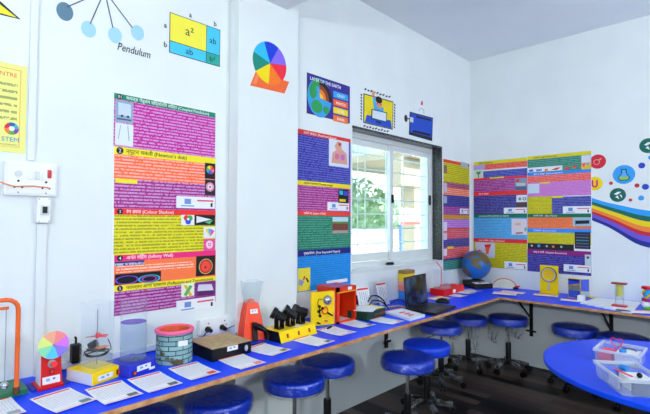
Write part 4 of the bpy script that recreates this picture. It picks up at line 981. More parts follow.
# leaning cards, adaptor, cables, carton
def leaning(name, label, px, py, x_foot, w_, h_, lean, m, rz=0.0, red=True, cat='card'):
    p = un(px, py, 0, x_foot); t = thing(name, label, cat, (x_foot, p.y, T), rz)
    A = Matrix.Rotation(-lean, 4, 'Y') @ FX_
    MB(A).box(-w_/2, 0, 0, w_/2, h_, .002).obj('board', m, t)
    if red: MB(A).box(-w_/2+.005, h_-.022, .0015, w_/2-.005, h_-.008, .0032).obj('red_heading', REDP, t)
    MB(A).box(-w_/2+.012, .03, .0012, w_/2-.012, h_-.035, .0028).obj('text_block', printed('#eef0f6', '#8890a8', .02, .4), t)
    return t
leaning('standing_card', 'white card with red heading standing tilted behind the green box', 366, 312, .16, .125, .19, .25, CARD, -.15)
leaning('standing_card', 'white card with red heading leaning on the wall under the window', 385, 307, .09, .12, .19, .3, CARD, -.1)
o = MB().box(0, -.025, 0, .05, .025, .075).obj('power_adaptor', BLACK, None, bevel=.005); q = un(356.5, 305, 0, .02); o.location = (.022, q.y, T+.0335); tag(o, 'black power adaptor on the wall behind the orange box', 'adaptor')
q = un(356.5, 305, 0, .02)
socket_board('white socket plate under the adaptor behind the orange box', q.y-.05, T+.03, q.y+.06, T+.115, 1)
def cable(label, pts, r, m):
    P3 = [Vector(p) for p in pts]; c = []
    for i in range(len(P3)-1):
        p0, p1, p2, p3 = P3[max(i-1, 0)], P3[i], P3[i+1], P3[min(i+2, len(P3)-1)]
        for k in range(6):
            s = k/6; c.append(.5*((2*p1) + (p2-p0)*s + (2*p0-5*p1+4*p2-p3)*s*s + (3*p1-p0-3*p2+p3)*s**3))
    c.append(P3[-1]); o = MB().tube(c, r, 8).obj('cable', m, None, True); return tag(o, label, 'cable')
def ZC(px, py, x): return tuple(un(px, py, 0, x))
cable('black cable arching between the two standing cards', [ZC(368, 302, .2), ZC(371, 296.5, .2), ZC(377, 295.8, .19), ZC(383, 300, .19), ZC(386.5, 306.5, .2)], .0055, BLACK)
cable('second black cable arching beside the leaning card', [ZC(369, 305, .22), ZC(373, 300.6, .21), ZC(380, 301, .2), ZC(386, 305.5, .21), ZC(388.5, 309.3, .24)], .0045, BLACK)
cable('black cable looping in front of the colour-banded carton', [ZC(391, 304, .18), ZC(396, 300, .16), ZC(402, 300, .16), ZC(405, 304, .16)], .004, BLACK)
cable('yellow cable coiled by the laptop', [tuple(onT(386, 307.6, T+.006)), tuple(onT(392, 306.4, T+.02)), tuple(onT(399, 306, T+.012)), tuple(onT(405, 307.5, T+.006))], .005, mat('cable_yellow', '#ecc81c', .4))
cable('dark red cable coiled by the laptop', [tuple(onT(391, 309.5, T+.006)), tuple(onT(397, 309.4, T+.016)), tuple(onT(401.5, 308.6, T+.012)), tuple(onT(404.5, 306, T+.006))], .004, mat('cable_maroon', '#8c2040', .4))
cable('blue cable coiled by the laptop', [tuple(onT(393, 304.8, T+.006)), tuple(onT(397, 303.2, T+.02)), tuple(onT(402, 304, T+.016)), tuple(onT(406, 305, T+.006))], .004, mat('cable_blue', '#2468d0', .4))
ca = un(400.3, 303, 0, .06); cb = un(414.6, 303, 0, .06)
t = thing('carton', 'tall carton with brown, yellow, pink and blue bands under the window', 'carton', (.06, (ca.y+cb.y)/2, T)); cw = (cb.y-ca.y)/2*.62
ht = un(398.3, 272.6, 0, .12).z - T
for k, (z0, z1, c, nm) in enumerate(((0, .30, '#3c8cd8', 'blue_band'), (.30, .48, '#f08068', 'coral_band'), (.48, .62, '#f0a0a8', 'pink_band'), (.62, .88, '#f0cc1c', 'yellow_band'), (.88, 1, '#94703c', 'brown_band'))):
    MB().box(-.05, -cw, z0*ht, .03, cw, z1*ht).obj(nm, paint(c), t)
# white board with red print
r1, r2, r3 = onT(385.5, 313.8), onT(410, 321.3), onT(425, 317)
t = thing('printed_folder', 'thick white folder with red print beside the laptop', 'folder', (0, 0, T)); r4 = r1 + (r3-r2)
sh = [(p.x, p.y) for p in (r1, r2, r3, r4)]
MB().prism(sh, .001, .018).obj('body', CARD, t)
ex = Vector((r2-r1).xy).normalized(); ey = Vector((r3-r2).xy).normalized(); oo = Vector(r1.xy)
def PP(a, b): v = oo + ex*a + ey*b; return (v.x, v.y)
b = MB()
for k in range(3):
    u_, v_ = .10 + k*.05, .06 + .01*(k % 2); b.prism([PP(u_, v_), PP(u_+.028, v_), PP(u_+.034, v_+.05), PP(u_+.012, v_+.07), PP(u_-.004, v_+.04)], .0178, .0186)
b.obj('red_print', paint('#f0625c'), t)
MB().prism([PP(.0, .004), PP(.02, .004), PP(.02, .19), PP(.0, .19)], .0178, .0184).obj('red_edge_print', paint('#f4a8a0'), t)

# laptop
l1, l2, l3, l4 = onT(406, 311, T+.008), onT(428.4, 303.6, T+.008), onT(433.7, 315.2, T+.008), onT(454.4, 308, T+.008)
hy = (l2-l1).xy.normalized(); ang = math.atan2(hy.y, hy.x) - PI/2; wl = .385; dl = .245
hc = (l1+l2)/2; t = thing('laptop', 'black laptop standing open on the worktop under the window', 'laptop', (hc.x, hc.y, T), ang)
DK = mat('laptop_black', '#131418', .35)
MB().box(0, -wl/2, .003, dl, wl/2, .022).obj('base', DK, t, bevel=.004)
MB().box(.02, -wl/2+.03, .0215, dl-.10, wl/2-.03, .0235).obj('keyboard', printed('#0c0c0f', '#2c2d33', .018, .8, 50), t)
MB().box(dl-.085, -.05, .0216, dl-.015, .05, .0228).obj('touchpad', mat('touchpad_grey', '#2a2b30', .3), t)
A = Matrix.Translation((0, 0, .02)) @ Matrix.Rotation(-.08, 4, 'Y') @ FX_
sc_ = MB(A).box(-wl/2, 0, -.008, wl/2, .245, 0).obj('screen_lid', DK, t, bevel=.004)
scr = noisy('laptop_screen', '#0c1220', '#44587c', 9, .12, lo=.42, hi=.72)
MB(A).box(-wl/2+.016, .018, .0, wl/2-.016, .23, .0008).obj('screen', scr, sc_)
ms = onT(441.5, 302.6); t = thing('mouse', 'black computer mouse beside the open laptop', 'mouse', (ms.x+.01, ms.y, T), .5)
MB().sphere((0, 0, .004), .062, 18, 10, 1.0, .62, .62).obj('body', BLACK, t, True)
for v in t.children[0].data.vertices: v.co.z = max(v.co.z, .0)
MB().cyl((.034, -.004, .034), (.034, .004, .034), .007).obj('scroll_wheel', mat('wheel_grey', '#3c3e44', .4), t, True)
sheet('yellow-tinted sheet on the worktop between the laptop and the red boxes', c=onT(440, 298.6), rz=-.1, size=(.15, .2), bgc='#f0e6b8', group='instruction sheets on the worktop', footbox=False)

# red boxes with acrylic tower
ra = onT(430, 296.4); rb = onT(449, 297.4)
t = thing('red_box', 'red box carrying a clear acrylic case beside the laptop', 'box', (.10, -1.02, T)); 
MB().box(0, -.03, 0, .15, .21, .065).obj('case', mat('box_red', '#d2141c', .35), t, bevel=.003)
MB(Matrix.Translation((.15, 0, 0)) @ FX_).box(.14, .018, 0, .19, .05, .001).obj('name_label', CARD, t)
b = MB()
for (x0, y0, x1, y1) in ((.01, .0, .14, .003), (.01, .107, .14, .11), (.01, .003, .013, .107), (.137, .003, .14, .107)): b.box(x0, y0, .066, x1, y1, .25)
b.obj('clear_case', CLR2, t)
MB().tube([(.07, .06, .07), (.07, .06, .26), (.06, .03, .29), (.05, .0, .32)], .004, 8).obj('red_hook', mat('hook_red', '#e83030', .4), t, True)
t = thing('red_box', 'smaller red box behind the clear-cased red box, near the globe', 'box', (.05, -.78, T))
MB().box(0, 0, 0, .16, .2, .065).obj('case', mat('box_red2', '#ea2e2a', .35), t, bevel=.003)
MB().box(.03, .02, .0652, .12, .10, .077).obj('raised_lid', MATS['box_red'], t)
MB().box(.06, .04, .0772, .1, .085, .079).obj('pale_top', mat('pale_pink', '#e8b8b8', .4), t)
sheet('white sheet right of the red boxes, nearest the worktop edge', c=onT(455, 295.5), rz=-.05, size=(.2, .14))
sheet('white sheet between the smaller red box and the globe box', c=onT(463.5, 292.4), rz=-.15, size=(.2, .14))
sheet('white sheet in front of the black box under the globe', c=onT(471, 290.8) + Vector((0, 0, 0)), rz=-.3, size=(.17, .14))

# globe on a black box
gb = thing('black_tray_box', 'black sloped box with white papers under the globe in the corner', 'box', (.20, -.24, T), -.5)
MB().hexa([(-.12, -.11, 0), (.10, -.11, 0), (.10, .11, 0), (-.12, .11, 0)], [(-.12, -.11, .072), (.09, -.11, .05), (.09, .11, .05), (-.12, .11, .072)]).obj('case', BLACK, gb, bevel=.002)
o = MB().hexa([(.015, -.09, .056), (.085, -.09, .050), (.085, .09, .050), (.015, .09, .056)], [(.015, -.09, .0615), (.085, -.09, .0535), (.085, .09, .0535), (.015, .09, .0615)]).obj('white_panel', CARD, gb)
MB().hexa([(.03, -.03, .058), (.06, -.03, .055), (.06, .05, .055), (.03, .05, .058)], [(.03, -.03, .0612), (.06, -.03, .0578), (.06, .05, .0578), (.03, .05, .0612)]).obj('grey_picture', mat('grey_picture', '#6c7078', .5), gb)
gc = un(477.8, 266, 1, -.24); gr = .152
t = thing('globe', 'blue school globe with brown continents in the room corner', 'globe', (gc.x-.02, -.24, gc.z-gr+.012))
gm = mat('globe_map', '#2a6cc0', .3)
n = nd(gm, 'ShaderNodeTexNoise'); n.inputs['Scale'].default_value = 8.5; n.inputs['Detail'].default_value = 5
mp = nd(gm, 'ShaderNodeMapping'); mp.inputs['Location'].default_value = (4.2, 1.3, 2.2); lk(gm, coord(gm), mp.inputs[0]); lk(gm, mp.outputs[0], n.inputs['Vector'])
r = nd(gm, 'ShaderNodeValToRGB'); r.color_ramp.elements[0].position = .52; r.color_ramp.elements[0].color = lin('#2468b8'); r.color_ramp.elements[1].position = .55; r.color_ramp.elements[1].color = lin('#6c5c38')
lk(gm, n.outputs['Fac'], r.inputs[0]); lk(gm, r.outputs[0], bs(gm).inputs['Base Color'])
MB().sphere((0, 0, gr), gr, 40, 24).obj('ball', gm, t, True)
gz = (gc.z - gr) - T
MB().lathe([(.05, 0), (.05, .006), (.02, .012), (.015, .03)], (0, 0, -.010), 24).obj('foot', BLACK, t, True)
b = MB(Matrix.Translation((0, 0, gr)) @ Matrix.Rotation(.5, 4, 'Z') @ Matrix.Rotation(.35, 4, 'X'))
b.tube([(0, (gr+.006)*math.cos(a), (gr+.006)*math.sin(a)) for a in [-PI/2 + PI*i/24 for i in range(25)]], .004, 6).obj('meridian_arc', mat('meridian_grey', '#3c4450', .4), t, True)

# hoop
h0, h1 = onT(487, 288.5), onT(512.5, 289.8)
t = thing('curved_track', 'cream half-round board with a red rim standing by the globe', 'half-round board', ((h0.x+h1.x)/2+.012, -.10, T), math.atan2((h1-h0).y, (h1-h0).x)*.6)
HM = Matrix(((1, 0, 0, 0), (0, 0, -1, 0), (0, 1, 0, 0), (0, 0, 0, 1)))
R = .118; b = MB(HM); b.disc(0, 0, R, -.006, .006, 26, .098, 0, PI); b.obj('board', mat('cream_board', '#d9d9bf', .5), t)
MB(HM).tube([((R+.002)*math.cos(a), .100*math.sin(a) + .002, 0) for a in [PI*i/26 for i in range(27)]], .005, 8).obj('rim', mat('rim_red', '#d83c3c', .4), t, True)
MB().box(.085, -.02, 0, .135, .02, .02).obj('end_block', mat('end_black', '#1c1c30', .4), t); MB().tube([(.10, -.01, .024), (.15, -.01, .034)], .008, 8).obj('red_end', RED, t, True)
sheet('white sheet with red print in front of the half-round board', c=onT(512, 292.6), rz=-1.5, size=(.15, .215), bgc='#f2dcdc')
sheet('white sheet lying over the red-print sheet near the worktop corner', c=onT(504.5, 294.6), rz=-1.3, size=(.15, .21), z=T+.0065)

# magnifier on yellow stand
m0, m1 = onT(540.2, 292.6), onT(558.4, 294.8); mc_ = (m0+m1)/2; wd = (m1-m0).length
t = thing('magnifier_stand', 'yellow upright board holding a magnifying glass on the back worktop', 'magnifier', (mc_.x, mc_.y, T), math.atan2((m1-m0).y, (m1-m0).x))
hm = un(549, 265.5, 1, mc_.y).z - T
MB(HM).box(-wd/2, 0, -.006, wd/2, hm, 0).obj('board', mat('magnifier_yellow', '#f8d400', .4), t)
MB(HM).box(-wd/2, 0, -.05, wd/2, .006, .03).obj('foot', MATS['magnifier_yellow'], t)
zc = un(549, 274.6, 1, mc_.y).z - T; rr = wd*.40
b = MB(HM); b.use(0).ring(0, zc, rr*.86, rr*.98, 0, .014, 36).use(1).ring(0, zc, rr*.98, rr*1.06, 0, .010, 36); b.obj('lens_ring', [mat('ring_silver', '#c8ccd8', .3, .3), mat('ring_purple', '#3c2c50', .4)], t, True)
MB(HM).disc(0, zc, rr*.86, .002, .008, 32).obj('lens', clear('lens_glass', '#fffbe8', .03, .02, body='#f8f0c8'), t, True)
MB(HM).box(-.009, .03, 0, .009, zc-rr-.012, .012).obj('handle', mat('handle_silver', '#ccd0c8', .3, .3), t, bevel=.003)
sheet('cream sheet lying in front of the magnifier board', c=onT(545.5, 295.6), rz=-1.4, size=(.14, .21), bgc='#eee0c8')

# hinged mirror
a, b_, c_ = onT(569.8, 295.6), onT(581.2, 296.8), onT(587.6, 296.2)
t = thing('hinged_mirror', 'pair of hinged mirrors with yellow edges standing open on the back worktop', 'mirror', (onT(580.5, 299).x, onT(580.5, 299).y, T))
hmz = un(581, 279.3, 1, t.location.y).z - T
mir = mat('mirror', '#c8d0d4', .03, 1)
def leaf(ang, xa, xb):
    A = Matrix.Rotation(ang, 4, 'Z') @ HM
    o = MB(A).box(xa, 0, -.006, xb, hmz, -.001).obj('mirror_leaf', mat('mirror_back', '#e0b41c', .4), t)
    MB(A).box(xa+.005, .005, -.001, xb-.005, hmz-.005, .0005).obj('mirror_face', mir, o)
leaf(-.12, -.108, 0)
leaf(.95, 0, .095)
sheet('white sheet lying in front of the hinged mirrors', c=onT(573, 301), rz=-1.4, size=(.12, .2))
sheet('yellow-edged sheet lying right of the hinged mirrors', c=onT(594, 298.2), rz=-1.8, size=(.12, .15), bgc='#e4d48c', footbox=False, red=False)
# white mat, hourglass-like stand, twisted toy
w1, w2, w3, w4 = [onT(*p) for p in ((580.4, 304), (598, 298.6), (641, 303.4), (631, 314.4))]
t = thing('white_tray', 'white scalloped tray sheet on the back worktop under the yellow tube stand', 'tray', (0, 0, T))
pts = []
def lerp(a, b, s): return (a.x + (b.x-a.x)*s, a.y + (b.y-a.y)*s)
pts = [lerp(w1, w2, s) for s in (0, .5)] + [lerp(w2, w3, s) for s in (0, .5)] + [lerp(w3, w4, s) for s in (0, .5)]
for i in range(24):
    s = i/24; x, y = lerp(w4, w1, s); k = .014*abs(math.sin(s*PI*6)); pts.append((x, y + k))
MB().prism(pts, .001, .012).obj('sheet', CARD, t)
q1 = onT(584.5, 301.5); MB().box(q1.x-.05, q1.y-.03, .002, q1.x+.0, q1.y+.03, .05).obj('folded_corner', CARD, t)
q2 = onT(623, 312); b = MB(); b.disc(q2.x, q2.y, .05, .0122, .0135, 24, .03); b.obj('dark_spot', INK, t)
hc = onT(619.6, 306.4, T+.012); t = thing('hourglass_stand', 'yellow tube between red end plates standing on the white tray', 'hourglass', (hc.x, hc.y, T+.0125))
htz = un(619, 282.6, 1, hc.y).z - T - .0125
MB().box(-.052, -.034, 0, .052, .034, .012).obj('red_base', mat('red_plate', '#c42c38', .4), t); MB().box(-.052, -.034, htz-.012, .052, .034, htz).obj('red_top', mat('red_plate_dark', '#9c2430', .4), t)
for x in (-.03, .03):
    MB().cyl((x, 0, .014), (x, 0, htz-.012), .0014, n=8).obj('rod', STEEL, t, True)
MB().ring(0, 0, .025, .028, .014, htz-.012, 24).obj('clear_tube', CLR, t, True)
MB().cyl((0, 0, htz*.42), (0, 0, htz-.0125), .0245, n=22).obj('yellow_filling', mat('olive_yellow', '#c8c448', .5), t, True)
tc = onT(648.5, 309.5); t = thing('twisted_toy', 'bright multicoloured twisted toy stand at the right end of the back worktop', 'toy', (tc.x, tc.y, T))
htz = un(648, 286.4, 1, tc.y).z - T
MB().lathe([(.0, 0), (.04, 0), (.042, .02), (.0, .03)], n=16).obj('green_base', paint('#6cc030'), t, True)
MB().sphere((-.015, -.02, .045), .03, 14, 10).obj('white_ball', WHITE, t, True)
MB().cyl((0, 0, .065), (0, 0, .09), .045, n=18).obj('magenta_ring', paint('#b02874'), t, True)
MB().cyl((0, 0, .09), (0, 0, htz-.02), .030, n=18).obj('blue_tube', paint('#2cacec'), t, True)
b = MB()
for k in range(3): b.tube([(.034*math.cos(a+k*2.1), .034*math.sin(a+k*2.1), .09 + (htz-.115)*i/10) for i, a in enumerate([j*.22 for j in range(11)])], .008, 8)
b.obj('yellow_ribbon', paint('#e8b020'), t, True)
MB().cyl((0, 0, htz-.02), (0, 0, htz), .045, n=18).obj('red_cap', RED, t, True)
sheet('white sheet in front of the twisted toy at the right edge', c=onT(641, 312.4), rz=-1.0, size=(.14, .2))

# ---------------------------------------------------------------- stools
VIN = noisy('blue_vinyl', '#1640dc', '#1c48e8', 6, .3, Specular_IOR_Level=.4)
def film(name, base, edge, rough, scale, strength, veil):
    m = mat(name, '#e4ebf4', .4); nt = m.node_tree; out = [n for n in nt.nodes if n.type == 'OUTPUT_MATERIAL'][0]
    n = nd(m, 'ShaderNodeTexNoise'); n.inputs['Scale'].default_value = scale; n.inputs['Detail'].default_value = 3; n.inputs['Distortion'].default_value = 1.2
    lk(m, coord(m), n.inputs['Vector'])
    bp = nd(m, 'ShaderNodeBump'); bp.inputs['Strength'].default_value = strength; bp.inputs['Distance'].default_value = .03; lk(m, n.outputs['Fac'], bp.inputs['Height'])
    g = nd(m, 'ShaderNodeBsdfGlossy'); g.inputs['Roughness'].default_value = rough; lk(m, bp.outputs[0], g.inputs['Normal']); lk(m, bp.outputs[0], bs(m).inputs['Normal'])
    mg = nd(m, 'ShaderNodeMixShader'); mg.inputs[0].default_value = veil; lk(m, g.outputs[0], mg.inputs[1]); lk(m, bs(m).outputs[0], mg.inputs[2])
    tr = nd(m, 'ShaderNodeBsdfTransparent'); mx = nd(m, 'ShaderNodeMixShader'); lw = nd(m, 'ShaderNodeLayerWeight'); lw.inputs[0].default_value = .3; lk(m, bp.outputs[0], lw.inputs['Normal'])
    f = math_(m, 'ADD', math_(m, 'MULTIPLY', lw.outputs['Fresnel'], edge), base)
    lk(m, f, mx.inputs[0]); lk(m, tr.outputs[0], mx.inputs[1]); lk(m, mg.outputs[0], mx.inputs[2]); lk(m, mx.outputs[0], out.inputs[0])
    return m
FILM = film('wrap_film', .09, .5, .16, 14, .5, .0)
FILM2 = film('wrap_film_crumpled', .26, .6, .15, 34, 1.0, .25)
SR = .183
def make_stool(z=.54):
    t = thing('stool', 'stool', 'stool')
    MB().lathe([(.0, z-.072), (SR-.012, z-.072), (SR-.003, z-.068), (SR, z-.058), (SR, z-.018), (SR-.003, z-.009), (SR-.010, z-.003), (SR-.022, z), (.08, z+.003), (.0, z+.003)], n=48).obj('seat', VIN, t, True)
    MB().lathe([(.0, z-.085), (.10, z-.085), (.10, z-.0725), (0, z-.0725)], n=24).obj('seat_plate', BLACK, t, True)
    MB().cyl((0, 0, .26), (0, 0, z-.085), .0135, n=18).obj('gas_lift', CHROME, t, True)
    MB().lathe([(.0, .08), (.034, .08), (.034, .10), (.026, .11), (.026, .275), (.022, .285), (0, .285)], n=20).obj('column_cover', BLACK, t, True)
    MB().tube([(0, 0, z-.095), (.10, -.06, z-.10), (.15, -.09, z-.105)], .005, 8).obj('lift_lever', BLACK, t, True)
    for k in range(5):
        a = k*2*PI/5 + .3; c, s = math.cos(a), math.sin(a)
        lg = MB().tube([(.02*c, .02*s, .095), (.10*c, .10*s, .088), (.20*c, .20*s, .068)], [.021, .018, .013], 10).obj('leg', BLACKM, t, True)
        b = MB().cyl((.20*c, .20*s, .04), (.20*c, .20*s, .068), .007, n=10)
        for o_ in (-.013, .013): b.cyl((.202*c - s*(o_-.007), .202*s + c*(o_-.007), .0275), (.202*c - s*(o_+.007), .202*s + c*(o_+.007), .0275), .0265, n=18)
        b.obj('caster', BLACK, lg, True)
    return t
def seat_wrap(t, z, seed):
    random.seed(seed)
    seat = [c for c in t.children if c.name.startswith('seat') and 'plate' not in c.name][0]
    MB().lathe([(.0, z+.010), (.08, z+.009), (.14, z+.008), (SR-.016, z+.006), (SR+.001, z-.002), (SR+.006, z-.014), (SR+.0065, z-.028), (SR+.0065, z-.042), (SR+.0065, z-.056), (SR+.004, z-.070), (SR-.008, z-.083), (SR-.03, z-.092)], n=72, jit=.016).obj('plastic_wrap', FILM, seat, False)
def hang(t, z, dx, dy, h, seed):
    random.seed(seed); b = MB(); v = []; n = 9; m_ = 7
    for i in range(m_):
        for j in range(n):
            f = i/(m_-1); g = j/(n-1) - .5
            v.append((dx + g*.14*(1-.4*f) + random.uniform(-.010, .010), dy + g*.07*(1-.5*f) + .018*math.sin(j*1.7+i) + random.uniform(-.01, .01), z - .07 - h*f + random.uniform(-.008, .008)))
    b.add(v, [(i*n+j, i*n+j+1, (i+1)*n+j+1, (i+1)*n+j) for i in range(m_-1) for j in range(n-1)])
    b.obj('hanging_film', FILM2, t, True)
def leg_wrap(t, seed):
    random.seed(seed)
    for lg in [c for c in t.children if c.name.startswith('leg')]:
        bb = [Vector(c) for c in lg.bound_box]; ctr_ = sum(bb, Vector())/8; d = Vector((ctr_.x, ctr_.y, 0)).normalized()
        pts = [d*(.05 + .02*i) + Vector((random.uniform(-.008, .008), random.uniform(-.008, .008), .092 - .003*i + random.uniform(-.006, .006))) for i in range(8)]
        MB().tube(pts, [random.uniform(.016, .027) for _ in pts], 9).obj('leg_film', FILM2, lg, False)
G_ = 'blue wheeled stools along the worktop'
spots = [
    ('blue stool at the bottom edge below the yellow box sheet, mostly out of frame', .24, -3.90, .56, 1, 0, 1),
    ('film-wrapped blue stool under the worktop in front of the black box, second from the left', .235, -3.457, .53, 1, 0, 2),
    ('film-wrapped blue stool under the worktop below the three spotlights', .33, -2.985, .55, 1, 0, 3),
    ('film-wrapped blue stool half under the worktop below the yellow circuit panel', .235, -2.60, .535, 1, 0, 4),
    ('bright blue stool standing clear of the worktop, nearest the open floor', .575, -2.14, .53, 1, 2, 5),
    ('blue stool with a bare smooth seat just behind the nearest open-floor stool', .475, -1.73, .53, 0, 2, 6),
    ('film-wrapped blue stool with a side lever below the laptop', .25, -1.11, .54, 1, 2, 7),
    ('film-wrapped blue stool with hanging film tucked in the worktop corner', .21, -.497, .51, 1, 3, 8),
    ('film-wrapped blue stool under the back worktop left of the steel bracket', .545, -.31, .533, 1, 3, 9),
    ('blue stool under the back worktop rising behind the round table rim', 1.155, -.33, .54, 1, 0, 10),
    ('blue stool under the back worktop behind the clear plastic boxes', 1.54, -.43, .54, 1, 0, 11)]
def place_stools():
    proto = {}
    for i, (l, x, y, z, wr, extra, sd) in enumerate(spots):
        if 'p' not in proto:
            t = make_stool(.54); proto['p'] = t
        else: t = copy_tree(proto['p'])
        yield t, l, x, y, z, wr, extra, sd
stools = list(place_stools())
for t, l, x, y, z, wr, extra, sd in stools:
    t.location = (x, y, 0); t.rotation_euler = (0, 0, sd*1.31 + (2.1 if sd == 7 else 0)); t['label'] = l; t['group'] = G_
    for c in t.children:                                  # seat height of each stool
        if c.name.split('.')[0] in ('seat', 'seat_plate', 'lift_lever', 'gas_lift'): c.location.z = z + .008 - .54
    if wr: seat_wrap(t, .54, sd)
    if extra >= 2: leg_wrap(t, sd*3)
    if extra == 3:
        R_ = Matrix.Rotation(-t.rotation_euler.z, 3, 'Z')
        for dx, dy, h in ((-.10, -.13, .17), (.12, -.10, .25 if sd == 8 else .10)):
            q = R_ @ Vector((dx, dy, 0)); hang(t, z, q.x, q.y, h, sd)

# ---------------------------------------------------------------- round table and its boxes
TZ = .72; tx, ty, tr = 2.05, -1.86, .632
t = thing('round_table', 'round blue table in the right foreground', 'table', (tx, ty, 0))
MB().lathe([(0, TZ-.028), (tr-.004, TZ-.028), (tr, TZ-.024), (tr, TZ-.004), (tr-.004, TZ), (0, TZ)], n=96).obj('tabletop', noisy('table_blue', '#0c46e8', '#124cf0', 2, .38, Specular_IOR_Level=.25), t, True)
MB().cyl((0, 0, .05), (0, 0, TZ-.03), .035, n=20).obj('column', BLACKM, t, True)
for k in range(4):
    a = k*PI/2 + .9; c, s = math.cos(a), math.sin(a)
    lg = MB().tube([(.03*c, .03*s, .09), (.42*c, .42*s, .075)], [.025, .02], 10).obj('leg', BLACKM, t, True)
    MB().cyl((.42*c - s*.012, .42*s + c*.012, .032), (.42*c + s*.012, .42*s - c*.012, .032), .031, n=18).box(.42*c-.012, .42*s-.012, .05, .42*c+.012, .42*s+.012, .075).obj('caster', BLACK, lg, True)
BXC = clear('storage_plastic', '#f8fbfd', .13, .2, body='#e4eaf2')
def storage(label, x, y, rz, L, W2, h):
    t = thing('storage_box', label, 'storage box', (x, y, TZ+.0005), rz); k = .008; th = .003
    lo = [(-L/2+k, -W2/2+k), (L/2-k, -W2/2+k), (L/2-k, W2/2-k), (-L/2+k, W2/2-k)]; hi = [(-L/2, -W2/2), (L/2, -W2/2), (L/2, W2/2), (-L/2, W2/2)]
    b = MB(); f = lambda p: (p[0]*.97, p[1]*.97)
    for i in range(4):
        j = (i+1) % 4
        b.hexa([(*f(lo[i]), 0), (*f(lo[j]), 0), (*lo[j], 0), (*lo[i], 0)], [(*f(hi[i]), h), (*f(hi[j]), h), (*hi[j], h), (*hi[i], h)])
    b.box(-L/2+k, -W2/2+k, 0, L/2-k, W2/2-k, th); b.obj('clear_body', BXC, t)
    b = MB(); e = .006
    for (x0, y0, x1, y1) in ((-L/2-e, -W2/2-e, L/2+e, -W2/2+.002), (-L/2-e, W2/2-.002, L/2+e, W2/2+e), (-L/2-e, -W2/2+.002, -L/2+.002, W2/2-.002), (L/2-.002, -W2/2+.002, L/2+e, W2/2-.002)): b.box(x0, y0, h-.012, x1, y1, h+.002)
    b.obj('rim', clear('storage_rim', '#f0f4fa', .4, .2, body='#eef2f8'), t)
    return t
zt = TZ + .075
fB = [un(x, y, 2, TZ) for x, y in ((596, 369.5), (622, 389.5), (646, 388.5))]
boxes = []
A1, A2, A3 = un(593.8, 349.6, 2, zt), un(609.6, 341.4, 2, zt), un(646, 347.4, 2, zt)
B1, B2, B3 = un(594.6, 360.6, 2, zt), un(621.5, 379.6, 2, zt), un(629, 358.5, 2, zt)
d = (B2-B1); rzb = math.atan2(d.y, d.x); Lb = d.length; nb = Vector((-math.sin(rzb), math.cos(rzb), 0)); Wb = .185
bc = (B1+B2)/2 + nb*Wb/2
d = (A3-A2); rza = math.atan2(d.y, d.x)*.5; La = .205; na = Vector((math.sin(rza), -math.cos(rza), 0)); Wa = .215; ac = (A2+A3)/2 + na*Wa/2 + Vector((-.012, -.012, 0))
print('boxes', Lb, La, bc, ac, math.degrees(rzb), math.degrees(rza), (A1-A2).length, (B3-B1).length)
sb = storage('clear plastic box of coloured kit pieces, nearer one on the round table', bc.x, bc.y, rzb, Lb, Wb, .075)
sa = storage('clear plastic box of kit pieces behind the nearer box on the round table', ac.x, ac.y, rza, La, Wa, .075)
def inside(box, name, label, cat, mb, m, x, y, z, rz=0, group='kit pieces in the clear boxes'):
    o = mb.obj(name, m, None, True); o.matrix_basis = box.matrix_basis @ Matrix.Translation((x, y, z)) @ Matrix.Rotation(rz, 4, 'Z'); tag(o, label, cat, group)
PINK = mat('pink_card', '#ec3c5c', .5)
inside(sa, 'card_block', 'bright pink block inside the rear clear box', 'block', MB().box(-.03, -.08, 0, .03, .05, .05), PINK, -La*.28, -.01, .0045, 0)
inside(sa, 'paper_pad', 'white paper pad inside the rear clear box', 'pad', MB().box(-.05, -.07, 0, .05, .07, .055), CARD, La*.17, .0, .0045, 0)
inside(sa, 'blue_cap', 'blue cap lying on the white pad in the rear clear box', 'cap', MB().cyl((-.014, 0, .010), (.014, 0, .010), .010), paint('#2c88d8'), La*.08, -.03, .0605, .6)
inside(sa, 'cable', 'thin dark cable curled on the white pad in the rear box', 'cable', MB().tube([(.035*math.cos(a), .03*math.sin(a), .004) for a in [i*.45 for i in range(11)]], .0028, 6), BLACK, La*.16, .03, .0605)
o = MB().tube([(-.005, 0, .0), (-.006, 0, .03), (-.028, 0, .06), (-.032, .0, .075), (-.018, .0, .085), (0, 0, .075), (.018, 0, .085), (.03, 0, .072), (.02, 0, .05), (.006, 0, .025), (.004, 0, 0)], .0028, 8)
inside(sa, 'pink_wire', 'pink wire loop rising out of the rear clear box', 'wire', o, mat('pink_wire', '#e83c6c', .4), -La*.13, .055, .03, -rza)
inside(sb, 'paper_pad', 'white paper pad inside the nearer clear box', 'pad', MB().box(-.05, -.045, 0, .05, .055, .055), CARD, Lb*.08, .015, .0045, 0)
inside(sb, 'blue_cap', 'blue cap inside the nearer clear box', 'cap', MB().cyl((-.016, 0, .012), (.016, 0, .012), .012), paint('#2c88d8'), -Lb*.32, .02, .05, .4)
inside(sb, 'card_block', 'red striped card standing in the nearer clear box front', 'card', MB().box(-.045, -.004, 0, .045, .004, .04), printed('#e8e4ec', '#d84058', .012, .5), Lb*.06, -Wb*.38, .0045, 0)
inside(sb, 'card_block', 'blue block at the bottom of the nearer clear box', 'block', MB().box(-.025, -.02, 0, .025, .02, .045), paint('#5c8cc0'), -Lb*.32, .02, .0045, .2)
inside(sb, 'plastic_bead', 'small black bead on the paper in the nearer clear box', 'bead', MB().sphere((0, 0, .012), .012), BLACK, Lb*.2, .02, .0602)
inside(sb, 'grey_box', 'dark grey piece at the right end of the nearer clear box', 'piece', MB().box(-.012, -.045, 0, .015, .045, .05), mat('slate_grey', '#5c6878', .5), Lb*.40, .01, .0045, 0)
